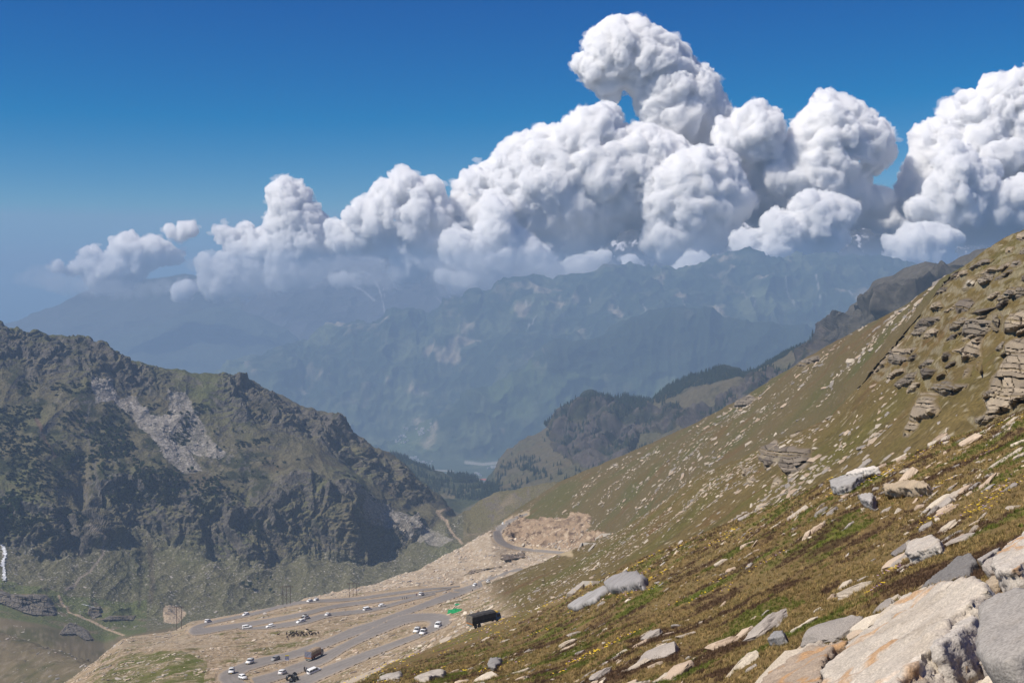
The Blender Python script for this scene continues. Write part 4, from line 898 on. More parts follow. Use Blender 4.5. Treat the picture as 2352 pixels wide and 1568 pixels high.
# ---- large slabs traced one by one: top outline on a bed parallel to the ground there, with real thickness
def slab(label, poly, lift, thick, rgb, group=None, lo=0.5, hi=3.3, vox=None, tilt=(0, 0), veins=0, at=None, rough=1.0):
    poly = np.array(poly, float); ctr = poly.mean(0) if at is None else np.array(at, float)
    h = np.array(hit(ctr[0], ctr[1], lo, hi, G0)); q = h[0] / h[1]; ci = int(np.argmin(abs(QC - q)))
    ri = int(np.argmin(np.hypot(G0[row_of(lo):row_of(hi), ci, 0] - h[0], G0[row_of(lo):row_of(hi), ci, 1] - h[1]))) + row_of(lo)
    n = NB[ri, ci].astype(float) + np.array([tilt[0], tilt[1], 0]); n /= np.linalg.norm(n)
    X0 = h + np.array([0, 0, lift]); rr = np.random.default_rng(abs(hash(label)) % 9999 if False else len(label) * 13 + int(ctr[0]))
    pts = []
    for i in range(len(poly)):
        a, b2 = poly[i], poly[(i + 1) % len(poly)]; m = max(2, int(np.hypot(*(b2 - a)) / 14))
        for k in range(m): pts.append(a + (b2 - a) * k / m + rr.normal(0, .9, 2))
    v = ray(np.array(pts)[:, 0], np.array(pts)[:, 1]); t = (X0 @ n) / (v @ n); T = v * t[:, None]
    ext = np.ptp(T, axis=0).max(); cc = T.mean(0)
    bm = bmesh.new()
    top = [bm.verts.new(p) for p in T]; bot = [bm.verts.new(cc + (p - cc) * 1.02 - n * thick) for p in T]
    m = len(T)
    bm.faces.new(top); bm.faces.new(bot[::-1])
    for i in range(m): bm.faces.new((top[i], bot[i], bot[(i + 1) % m], top[(i + 1) % m]))
    bmesh.ops.recalc_face_normals(bm, faces=bm.faces)
    me = bpy.data.meshes.new('slab'); bm.to_mesh(me); bm.free()
    o = link(bpy.data.objects.new('rock_slab', me))
    md = o.modifiers.new('r', 'REMESH'); md.mode = 'VOXEL'; md.voxel_size = vox or max(ext / 110, thick / 14)
    sm = o.modifiers.new('s', 'SMOOTH'); sm.iterations = 2
    m2 = bpy.data.meshes.new_from_object(o.evaluated_get(bpy.context.evaluated_depsgraph_get())); o.modifiers.clear(); o.data = m2; bpy.data.meshes.remove(me)
    k = len(m2.vertices); co = np.empty(k * 3, np.float32); m2.vertices.foreach_get('co', co); co = co.reshape(-1, 3)
    nn = np.empty(k * 3, np.float32); m2.vertices.foreach_get('normal', nn); nn = nn.reshape(-1, 3)
    side = 1 - np.abs(nn @ n)
    bed = (co @ n)[:, None] * n[None]; flatc = co + bed * 5                       # beds: stretched along the slab
    L = ext * .16
    d = fbm(flatc, L, 3) * L * .10 + np.minimum(fbm(flatc, L * .3, 3, seed=3), .05) * L * .07 - sstep(.30, .5, fbm(flatc, L * .8, 2, ridged=True, seed=5)) * L * .03
    d += side * fbm(co + bed * 14, L * .35, 3, seed=7) * L * .085
    m2.vertices.foreach_set('co', (co + nn * (d * rough)[:, None]).astype(np.float32).ravel()); m2.update()
    c = np.tile(np.array(rgb, np.float32), (k, 1)) * (1 + .28 * fbm(co, L * .5, 4, seed=9))[:, None]
    c *= (1 - .25 * sstep(.2, .55, fbm(flatc, L * .22, 3, seed=10)))[:, None]
    ck = sstep(.86, .97, fbm(flatc, L * 1.5, 3, ridged=True, seed=21)) * .6; c *= (1 - ck)[:, None]           # open joints and partings
    ck = sstep(.80, .95, fbm(co + bed * 8, L * .6, 3, ridged=True, seed=22)) * side; c *= (1 - .55 * ck)[:, None]
    pt = (sstep(.1, .4, fbm(co, L * 1.2, 4, seed=23)) * .35)[:, None]; c = c * (1 - pt) + c * np.array((.72, .66, .58)) * pt
    if veins:
        w = np.abs(fbm(co, L * 2.4, 2, seed=veins) + .15 * fbm(co, L * .4, 2, seed=2)); e = (sstep(.07, .0, w) * .8)[:, None]
        c = c * (1 - e) + np.array((.42, .235, .10), np.float32) * e
        e = (sstep(.25, .5, fbm(co, L * 1.1, 3, seed=veins + 4)) * .7)[:, None]; c = c * (1 - e) + np.array((.62, .55, .46), np.float32) * e
    a = m2.color_attributes.new('col', 'FLOAT_COLOR', 'POINT'); c4 = np.ones((k, 4), np.float32); c4[:, :3] = c; a.data.foreach_set('color', c4.ravel())
    m2.materials.clear(); m2.materials.append(M_ROCKN)
    m2.polygons.foreach_set('use_smooth', np.ones(len(m2.polygons), bool))
    return tag(o, label, 'rock slab', group)
T10 = (.2310, 1837.5, 1205.9); T8 = (.19531, 1665.2, 947.5); TZ3 = (.19531, 746.5, 1292.0); T9 = (.21973, 918.7, 1062.3); T6 = (.16479, 1981, 775.2); T7 = (.20144, 1894.9, 516.8)
GS = 'big rock slabs of the foreground'
slab('largest pale white slab streaked with rusty orange veins', outline(T10, (1075, 650), (1210, 610), (1320, 570), (1700, 530), (1830, 550), (1852, 585), (1760, 640), (1700, 740), (1590, 800), (1500, 870), (1480, 930), (1450, 970), (1400, 1090), (1240, 1230), (1170, 1330), (1080, 1430), (1000, 1500), (985, 1600), (190, 1600), (210, 1450), (250, 1370), (330, 1300), (400, 1240), (450, 1170), (640, 1040), (740, 940), (830, 880), (860, 830), (950, 740)), .75, .62, (.45, .395, .325), GS, veins=5, tilt=(-.05, -.02), at=(2075, 1500))
slab('lower ledge of broken stone along the white slab\'s right edge', outline(T10, (1500, 880), (1600, 800), (1740, 720), (1735, 900), (1710, 940), (1600, 1000), (1560, 1070), (1490, 1100), (1390, 1170), (1260, 1230), (1440, 1000)), .56, .5, (.44, .40, .35), GS, at=(2170, 1430))
slab('smooth grey boulder slab at the right edge above the gravel', outline(T10, (1760, 770), (1830, 700), (1900, 660), (2100, 600), (2240, 570), (2500, 560), (2500, 1040), (2240, 1190), (2060, 1330), (2045, 1352), (1900, 1340), (1790, 1320), (1700, 1190), (1680, 1100), (1720, 960)), 1.05, .95, (.31, .285, .255), GS, tilt=(-.02, -.12), at=(2330, 1520), rough=.6)
slab('brown cracked slab at the lower left of the white slab', outline(T0, (1722, 1600), (1735, 1568), (1760, 1541), (1800, 1520), (1838, 1492), (1868, 1478), (1905, 1474), (1952, 1464), (1935, 1478), (1915, 1484), (1895, 1508), (1888, 1535), (1872, 1600)), .55, .5, (.33, .26, .195), GS, veins=9, at=(1820, 1545))
slab('dark grey ribbed slab leaning behind the white slab', outline(T10, (1190, 612), (1300, 510), (1400, 440), (1480, 360), (1560, 300), (1690, 275), (1745, 340), (1690, 400), (1690, 520), (1500, 560), (1320, 590)), .5, .45, (.17, .16, .15), GS, at=(2180, 1320), tilt=(-.1, -.1))
slab('white slab with an orange seam high at the right edge', outline(T10, (1895, 390), (1920, 300), (2000, 230), (2080, 160), (2227, 55), (2420, -60), (2420, 220), (2227, 330), (2120, 400), (2000, 440), (1920, 430)), .6, .5, (.44, .395, .34), GS, veins=12, at=(2310, 1290))
slab('flat tan slab lying under the seamed white slab', outline(T10, (1840, 560), (1900, 500), (2100, 430), (2240, 395), (2420, 350), (2420, 420), (2240, 450), (2000, 500), (1990, 545), (1860, 605)), .35, .3, (.36, .29, .21), GS, at=(2300, 1330))
slab('long thin grey slab pointing up beside the dark ribbed slab', outline(T10, (1755, 335), (1860, 270), (1985, 205), (1965, 232), (1880, 290), (1800, 352)), .25, .2, (.33, .30, .27), GS, at=(2265, 1275))
slab('flat round pale slab in the grass above the dark ribbed slab', outline(T10, (1040, 250), (1070, 180), (1170, 120), (1300, 90), (1380, 130), (1397, 190), (1330, 220), (1200, 240), (1060, 272)), .35, .3, (.43, .385, .33), GS)
slab('dark wedge of slate touching the flat round slab', outline(T10, (890, 285), (960, 220), (1092, 128), (1055, 205), (1030, 250), (935, 292)), .32, .28, (.20, .18, .165), GS, tilt=(-.5, -.2))
slab('long grey slab resting on the flowery crest', outline(T8, (1225, 795), (1250, 770), (1420, 715), (1630, 680), (1628, 720), (1450, 830), (1300, 888), (1230, 845)), .5, .45, (.33, .315, .295), GS, hi=3.1, at=(1945, 1115))
slab('bright white blade of rock behind the long grey crest slab', outline(T8, (1405, 718), (1430, 690), (1640, 638), (1810, 622), (1670, 665), (1500, 705)), .6, .4, (.58, .53, .47), GS, hi=3.1, at=(1965, 1100))
slab('tan slab with yellow lichen at its left tip on the crest', outline(T8, (1850, 840), (1880, 820), (2050, 785), (2200, 790), (2340, 800), (2400, 815), (2352, 870), (2230, 872), (1960, 885), (1860, 905)), .5, .45, (.38, .30, .205), GS, hi=3.1, at=(2080, 1120))
slab('pale square stone half sunk below the long crest slab', outline(T8, (1545, 950), (1620, 940), (1720, 935), (1732, 1000), (1680, 1042), (1600, 1010)), .5, .5, (.36, .335, .31), GS, hi=3.1, at=(1985, 1148))
slab('large grey boulder beside the concrete footing on the crest', outline(T0, (1385, 1338), (1398, 1324), (1435, 1309), (1459, 1305), (1477, 1316), (1463, 1334), (1435, 1341), (1400, 1350)), .8, 1.2, (.27, .255, .245), GS, hi=3.2, at=(1425, 1345), rough=.45)
slab('flat grey slab in front of the concrete footing', outline(T0, (1300, 1388), (1350, 1358), (1387, 1342), (1396, 1350), (1362, 1372), (1318, 1394)), .6, .6, (.32, .305, .29), GS, hi=3.2, at=(1350, 1372), rough=.45)
slab('long pale slab lying across the grass in the lower middle', outline(TZ3, (1060, 1335), (1130, 1300), (1300, 1250), (1400, 1240), (1395, 1282), (1200, 1335), (1085, 1355)), .35, .4, (.40, .355, .30), GS, hi=3.2)
slab('grey-topped slab near the pale gravel fan', outline(TZ3, (600, 1365), (760, 1290), (890, 1258), (892, 1300), (850, 1330), (700, 1352)), .35, .45, (.38, .345, .30), GS, hi=3.2)
slab('dark-faced upright block among the flowers left of the crest', outline(TZ3, (1905, 1155), (1940, 1110), (2075, 1098), (2030, 1150), (1990, 1205), (1935, 1205)), .4, .5, (.25, .235, .22), GS, hi=3.2)
slab('small grey slab poking from the moss in the lower right meadow', outline(T0, (1762, 1467), (1776, 1449), (1798, 1445), (1797, 1454), (1780, 1464)), .3, .3, (.25, .24, .23), GS)

# ---- layered outcrops: courses of split blocks bedded into the hillside
def hash2(a, b):
    h = (np.asarray(a, np.int64) * 73856093) ^ (np.asarray(b, np.int64) * 19349663); h = (h ^ (h >> 13)) * 1274126177
    return ((h & 0xFFFF) / 65535.0)
def outcrop(label, poly, course, rgb, lo=3.9, hi=6.05, group='layered rock outcrops', seed=0, dip=.13, slabby=2.2):
    """fractured bedded rock standing out of the hillside: one surface broken into beds and joints, its rim sunk in the turf"""
    poly = np.array(poly, float); (xa, ya), (xb, yb) = poly.min(0) - 5, poly.max(0) + 5
    base = hit((xa + xb) / 2, yb - (yb - ya) * .25, lo, hi); mpp = math.hypot(base.x, base.y) / F
    st = max(1.15, math.sqrt((xb - xa) * (yb - ya) / 9000)); xs = np.arange(xa, xb, st); ys = np.arange(yb, ya, -st); nx, ny = len(xs), len(ys)
    H = np.array([[tuple(hit(x, y, lo, hi)) for x in xs] for y in ys])
    X, Y = np.meshgrid(xs, ys); Q = np.stack([X * mpp, (-Y) * mpp, 0 * X + seed * 9.1], -1).reshape(-1, 3)
    jx = (fbm(Q, 2.4 * course, 3, seed=seed) * course * .9).reshape(ny, nx); jy = (fbm(Q, 5 * course, 3, seed=seed + 4) * course * .9).reshape(ny, nx)
    inside = inpoly(X + jx / mpp * .6, Y + jy / mpp * .6, poly); D = dline(X, Y, [tuple(p) for p in poly] + [tuple(poly[0])]) * mpp * np.where(inside, 1, -1)
    bed = course * .62
    bz = (-(Y - yb) * mpp - dip * (X - xa) * mpp * -1 + jy) / bed
    bz = bz + .35 * np.sin(bz * 1.7 + seed); bi = np.floor(bz); wid = course * slabby * (.6 + 1.3 * hash2(bi, seed + 3))
    bx = (X * mpp + jx * .7) / wid + hash2(bi, seed) * 7; ki = np.floor(bx)
    big = np.floor((X * mpp + jx * 2) / (course * 4.5)) ; bigz = np.floor((bz + jx) / 5)
    off = hash2(bi, seed + 11) * .45 + hash2(ki * 31 + bi, seed + 7) * .55 + hash2(big * 17 + bigz, seed + 5) * 1.5
    fx, fz = bx - ki, bz - bi
    gap = np.minimum(sstep(0, .10, fz) * sstep(1.0, .93, fz), sstep(0, .05, fx) * sstep(1, .95, fx))
    push = course * (1.05 * off + .32 * (gap - 1)) * sstep(0, .7 * course, D) * 2.5 + course * .35 * sstep(-.3 * course, .4 * course, D) - .45 * course * (1 - sstep(-.5 * course, .1 * course, D))
    push += (fbm(Q, .5 * course, 3, seed=seed + 2) * course * .16).reshape(ny, nx)
    d = np.linalg.norm(H[..., :2], axis=-1, keepdims=True); f = H / np.linalg.norm(H, axis=-1, keepdims=True)
    side = np.stack([-f[..., 1], f[..., 0], 0 * f[..., 0]], -1)
    V = H - f * push[..., None] + side * (push * .12)[..., None]
    tone = .72 + .5 * hash2(ki * 7 + bi * 3, seed + 1)
    c = np.array(rgb)[None, None] * (tone * (1 + .25 * fbm(Q, course, 3, seed=seed + 6).reshape(ny, nx)) * (.42 + .58 * gap))[..., None]  # block tones, with shade painted into the colour along the gaps
    lich = (sstep(.15, .4, fbm(Q, course * 1.3, 3, seed=seed + 8)).reshape(ny, nx) * .35)[..., None]; c = c * (1 - lich) + np.array((.36, .30, .19)) * lich
    turf = (1 - sstep(-.1 * course, .35 * course, D + jx * .5))[..., None]; c = c * (1 - turf) + np.array((.135, .10, .042)) * turf
    tf2 = ((hash2(bi, seed + 21) > .80) * sstep(.5, .9, fz) * inside)[..., None] * .8; c = c * (1 - tf2) + np.array((.16, .115, .045)) * tf2
    ok = D > -.6 * course
    i = (np.arange(ny - 1)[:, None] * nx + np.arange(nx - 1)[None]).ravel(); Fc = np.stack([i, i + 1, i + nx + 1, i + nx], -1)
    Fc = Fc[ok.ravel()[Fc].all(1)]; us = np.unique(Fc); mp = np.full(nx * ny, -1); mp[us] = np.arange(len(us))
    return tag(mesh_np('rock_outcrop', V.reshape(-1, 3)[us], mp[Fc], False, c.reshape(-1, 3)[us], M_ROCK), label, 'rock outcrop', group)
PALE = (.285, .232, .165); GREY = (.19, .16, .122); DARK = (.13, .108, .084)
OUT = [
 ('tall stacked pillar outcrop standing lowest on the grassy slope', T6, [(580, 1390), (600, 1260), (640, 1180), (680, 1050), (720, 880), (780, 760), (1050, 750), (1080, 830), (1100, 880), (1160, 1000), (1100, 1080), (1010, 1130), (930, 1150), (850, 1180), (830, 1270), (760, 1320), (680, 1390)], .9, PALE),
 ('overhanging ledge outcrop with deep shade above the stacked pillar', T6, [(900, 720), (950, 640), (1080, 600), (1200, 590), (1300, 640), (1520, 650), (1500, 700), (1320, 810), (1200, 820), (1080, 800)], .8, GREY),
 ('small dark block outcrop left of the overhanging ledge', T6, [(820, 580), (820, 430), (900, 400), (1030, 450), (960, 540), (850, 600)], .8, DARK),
 ('leaning shard outcrop just above the overhanging ledge', T6, [(980, 600), (1000, 520), (1110, 460), (1130, 510), (1080, 570)], 1.0, GREY),
 ('pale squared block outcrop in the grass strip', T6, [(1410, 540), (1420, 370), (1530, 390), (1560, 450), (1540, 540), (1440, 580)], 1.6, PALE),
 ('tooth shaped pale outcrop right of the squared block', T6, [(1570, 300), (1700, 300), (1690, 400), (1660, 480), (1620, 440)], 1.6, PALE),
 ('broad layered cliff outcrop at the right edge of the hillside', T6, [(1580, 1260), (1680, 1060), (1720, 1000), (1700, 870), (1760, 770), (1800, 650), (1880, 480), (1920, 370), (2000, 240), (1990, 100), (2100, 0), (2500, -60), (2500, 840), (2200, 920), (2000, 1050), (1850, 1130), (1700, 1210)], .8, PALE),
 ('smooth tilted pale outcrop at the left end of the rock band', T6, [(180, 420), (270, 260), (320, 180), (370, 190), (360, 400), (290, 440), (200, 520), (110, 560), (130, 480)], 1.3, PALE),
 ('broken step outcrop right of the tilted pale one', T6, [(380, 290), (360, 150), (430, 90), (470, 200), (560, 240), (700, 300), (560, 380), (400, 370)], .9, GREY),
 ('wide split outcrop in the middle of the rock band', T6, [(1240, 180), (1380, 100), (1480, 0), (1690, -40), (1660, 100), (1640, 260), (1480, 300), (1330, 360), (1350, 240)], 1.0, PALE),
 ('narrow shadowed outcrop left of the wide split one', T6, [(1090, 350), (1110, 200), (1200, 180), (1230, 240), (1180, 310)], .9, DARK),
 ('stacked slab outcrop on the upper left of the rock band', T7, [(1210, 970), (1240, 880), (1320, 860), (1345, 940), (1300, 975)], 1.0, PALE),
 ('single big tilted plate outcrop near the skyline', T7, [(1545, 730), (1620, 600), (1740, 570), (1700, 700), (1570, 740)], 3.0, (.40, .36, .29)),
 ('cracked block outcrop above the tilted plate', T7, [(1740, 560), (1850, 470), (1940, 455), (1950, 520), (1860, 560), (1800, 570)], 1.6, PALE),
 ('dark jagged outcrop breaking the skyline', T7, [(1325, 650), (1340, 590), (1470, 495), (1545, 520), (1525, 600), (1400, 645)], 1.0, DARK),
 ('rounded grey outcrop bulging from brown turf', T7, [(1110, 1150), (1120, 1060), (1300, 1030), (1320, 1080), (1200, 1160)], 1.4, GREY),
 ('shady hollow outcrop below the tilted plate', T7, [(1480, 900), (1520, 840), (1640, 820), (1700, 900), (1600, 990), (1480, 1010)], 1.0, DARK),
 ('banded outcrop in the heart of the rock band', T7, [(1540, 1260), (1600, 1080), (1700, 1050), (1900, 1080), (1900, 1200), (1780, 1290), (1600, 1270)], .9, GREY),
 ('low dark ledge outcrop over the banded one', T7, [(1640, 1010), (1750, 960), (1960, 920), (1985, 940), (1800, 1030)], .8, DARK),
 ('egg shaped boulder outcrop with a black hollow beside it', T7, [(1880, 1100), (1890, 1020), (1970, 1000), (2030, 1060), (2000, 1190), (1940, 1170)], 2.2, GREY),
 ('upright block outcrop right of the egg shaped boulder', T7, [(2040, 1240), (2050, 1100), (2100, 1000), (2269, 960), (2400, 960), (2400, 1180), (2150, 1235)], 1.0, PALE),
 ('pale cube outcrop high on the right slope', T7, [(2060, 320), (2070, 260), (2140, 250), (2130, 310)], 2.0, PALE),
 ('small dark notch outcrop below the pale cube', T7, [(2100, 480), (2140, 400), (2230, 390), (2260, 440), (2190, 470)], 1.0, GREY),
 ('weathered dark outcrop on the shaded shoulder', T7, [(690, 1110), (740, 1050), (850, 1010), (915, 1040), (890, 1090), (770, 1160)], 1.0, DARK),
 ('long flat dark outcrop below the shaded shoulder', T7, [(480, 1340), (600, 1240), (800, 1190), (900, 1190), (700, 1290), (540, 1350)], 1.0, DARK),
 ('pale stepped outcrop hanging low right of the shoulder', T7, [(720, 1440), (760, 1380), (900, 1320), (900, 1345), (860, 1400), (1080, 1390), (1000, 1480), (800, 1500)], 1.0, PALE),
 ('large square cut outcrop jutting alone from the middle slope', T8, [(400, 560), (400, 360), (520, 350), (620, 310), (640, 390), (760, 385), (1000, 420), (1020, 580), (960, 640), (860, 700), (740, 750), (640, 690), (610, 590), (560, 620), (440, 700), (450, 590)], 1.2, (.20, .165, .125)),
 ('small stacked outcrop right under the square cut one', T8, [(540, 910), (550, 760), (600, 740), (690, 800), (600, 870)], .8, PALE),
 ('small split outcrop left below the square cut one', T8, [(235, 860), (250, 770), (330, 750), (350, 800), (280, 840)], .8, PALE),
 ('broken crest outcrop above the square cut one', T8, [(760, 300), (770, 230), (810, 170), (890, 150), (930, 190), (880, 240), (800, 290)], .9, PALE),
 ('tiny layered outcrop farthest left below the square cut one', T8, [(205, 745), (230, 650), (300, 640), (300, 680), (250, 740)], .8, PALE),
]
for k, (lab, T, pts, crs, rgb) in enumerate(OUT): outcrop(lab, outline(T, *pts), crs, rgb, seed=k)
outcrop('knobbly outcrop on the crest of the far spur', [(1684, 937), (1690, 918), (1722, 905), (1737, 912), (1722, 932)], 2.2, GREY, 8.2, 9.1, seed=41)
outcrop('small outcrop where the far spur meets the shaded shoulder', [(1828, 842), (1840, 826), (1885, 813), (1890, 826), (1850, 842)], 2.0, GREY, 8.2, 9.1, seed=42)
outcrop('dark layered ledge outcrop under the upper road bend', outline(T9, (1040, 1000), (1060, 960), (1190, 950), (1300, 925), (1325, 990), (1200, 1010), (1100, 1030)), 1.3, (.19, .15, .12), 7.2, 8.1, seed=43, slabby=3)
outcrop('long dark ledge outcrop in the tan rubble bank', outline(T9, (640, 1210), (740, 1120), (950, 1095), (1060, 1085), (1075, 1110), (1040, 1130), (950, 1140), (800, 1150), (700, 1200)), 1.3, (.20, .16, .125), 7.2, 8.1, seed=44, slabby=3)
# smaller crags of the same rock band, alike among themselves
rs2 = np.random.default_rng(17); done = [outline(T, *p).mean(0) for _, T, p, _, _ in OUT]; made = 0
while made < 42:
    q = rs2.uniform((1990, 540), (2360, 990))
    if not inpoly(q[:1], q[1:], POLY['rocky'])[0] or inpoly(q[:1], q[1:], POLY['grassy_gap'])[0]: continue
    if min(np.hypot(*(q - c) * np.array([1, 1.4])) for c in done) < 22: continue
    w, h = rs2.uniform(12, 30), rs2.uniform(6, 15); th = np.linspace(0, 2 * math.pi, 9)[:-1]
    pl = np.stack([q[0] + w * np.cos(th) * rs2.uniform(.7, 1.2, 8), q[1] + h * np.sin(th) * rs2.uniform(.7, 1.2, 8) - .45 * w * np.cos(th)], 1)
    outcrop('small layered crag of the rock band high on the right slope', pl, .55, (PALE, GREY, DARK)[made % 3], 3.9, 6.05, 'small crags of the rock band', 100 + made); done.append(q); made += 1
T1B = (.2677, 0, 1148.4)
for k, (lab, pts) in enumerate((('dark cliffy outcrop by the stream at the left edge of the valley', [(-60, 780), (0, 765), (90, 805), (380, 805), (430, 845), (500, 960), (480, 990), (300, 990), (200, 965), (100, 925), (0, 885), (-60, 880)]),
    ('grey knoll outcrop in the green valley bottom beside the dirt track', [(505, 1150), (560, 1070), (600, 1045), (660, 1060), (750, 1110), (810, 1195), (740, 1205), (650, 1150), (560, 1155)]),
    ('low dark ledge outcrop along the stony stream', [(860, 1025), (930, 990), (1170, 985), (1140, 1030), (880, 1032)]),
    ('rounded grey outcrop between the dirt track and the stream ledge', [(745, 970), (760, 915), (860, 905), (870, 990), (800, 1020)]))):
    outcrop(lab, outline(T1B, *pts), 2.6 if k == 0 else 1.7, (.15, .132, .11), 9.0, 12.1, 'rock outcrops of the valley bottom', 60 + k)
# ------------------------------------------------------------------ vehicles
M_WHITE = mat_plain('white_paint', (.80, .80, .78), .35, .5)
M_SILVER = mat_plain('grey_paint', (.27, .26, .245), .35, .5)
M_GLASS = mat_plain('dark_glass', (.02, .024, .028), .12, .6)
M_TYRE = mat_plain('rubber', (.015, .015, .015), .8, .2)
M_TRIM = mat_plain('black_trim', (.03, .03, .03), .6, .3)
M_YEL = mat_plain('yellow_plate', (.75, .45, .03), .5, .4)
M_RED = mat_plain('red_lamp', (.35, .02, .015), .4, .4)
M_LAMP = mat_plain('clear_lamp', (.7, .7, .68), .2, .6)
M_LUG = mat_plain('luggage', (.05, .035, .03), .9, .1, vary=.5, vscale=3)
class MB:
    def __init__(s): s.v = []; s.f = []
    def box(s, x0, x1, y0, y1, z0, z1, tx=0.0, ty=0.0):
        """box; the top is inset by tx, ty on each side"""
        k = len(s.v)
        s.v += [(x0, y0, z0), (x1, y0, z0), (x1, y1, z0), (x0, y1, z0), (x0 + tx, y0 + ty, z1), (x1 - tx, y0 + ty, z1), (x1 - tx, y1 - ty, z1), (x0 + tx, y1 - ty, z1)]
        s.f += [(k, k + 3, k + 2, k + 1), (k + 4, k + 5, k + 6, k + 7), (k, k + 1, k + 5, k + 4), (k + 1, k + 2, k + 6, k + 5), (k + 2, k + 3, k + 7, k + 6), (k + 3, k, k + 4, k + 7)]
        return s
    def loft(s, secs):
        """secs: list of closed rings with equal counts"""
        k = len(s.v); m = len(secs[0])
        for r in secs: s.v += list(r)
        for i in range(len(secs) - 1):
            for j in range(m):
                a = k + i * m + j; b = k + i * m + (j + 1) % m
                s.f.append((a, b, b + m, a + m))
        s.f.append(tuple(k + j for j in range(m))[::-1]); s.f.append(tuple(k + (len(secs) - 1) * m + j for j in range(m)))
        return s
    def quad(s, *p): k = len(s.v); s.v += list(p); s.f.append(tuple(range(k, k + len(p)))); return s
    def tube(s, a, b, r, n=6):
        a = Vector(a); b = Vector(b); d = (b - a).normalized(); u = d.orthogonal().normalized(); w = d.cross(u)
        return s.loft([[tuple(p + (u * math.cos(2 * math.pi * i / n) + w * math.sin(2 * math.pi * i / n)) * r) for i in range(n)] for p in (a, b)])
    def build(s, name, mat, parent=None, bevel=0.0, smooth=False):
        me = bpy.data.meshes.new(name); me.from_pydata([tuple(v) for v in s.v], [], s.f)
        bm = bmesh.new(); bm.from_mesh(me)
        if bevel:
            bmesh.ops.bevel(bm, geom=[e for e in bm.edges if len(e.link_faces) == 2 and e.calc_face_angle(0) > .5], offset=bevel, segments=2, affect='EDGES', clamp_overlap=True)
        bmesh.ops.recalc_face_normals(bm, faces=bm.faces); bm.to_mesh(me); bm.free(); me.materials.append(mat)
        if smooth: me.polygons.foreach_set('use_smooth', np.ones(len(me.polygons), bool))
        o = bpy.data.objects.new(name, me)
        if parent: o.parent = parent
        return link(o)
def wheel(parent, x, y, r, w):
    n = 16; mb = MB()
    for sgn in (1,):
        mb.loft([[(x + r * q * math.cos(2 * math.pi * i / n), y + yy, r + r * q * math.sin(2 * math.pi * i / n)) for i in range(n)] for q, yy in ((.86, -w / 2), (1, -w / 2 * .7), (1, w / 2 * .7), (.86, w / 2))])
    o = mb.build('wheel', M_TYRE, parent)
    h = MB(); h.loft([[(x + r * .55 * math.cos(2 * math.pi * i / 10), y + yy, r + r * .55 * math.sin(2 * math.pi * i / 10)) for i in range(10)] for yy in (-w * .53, w * .53)]).build('rim', M_SILVER, o)
    return o
def empty(name): return link(bpy.data.objects.new(name, None))
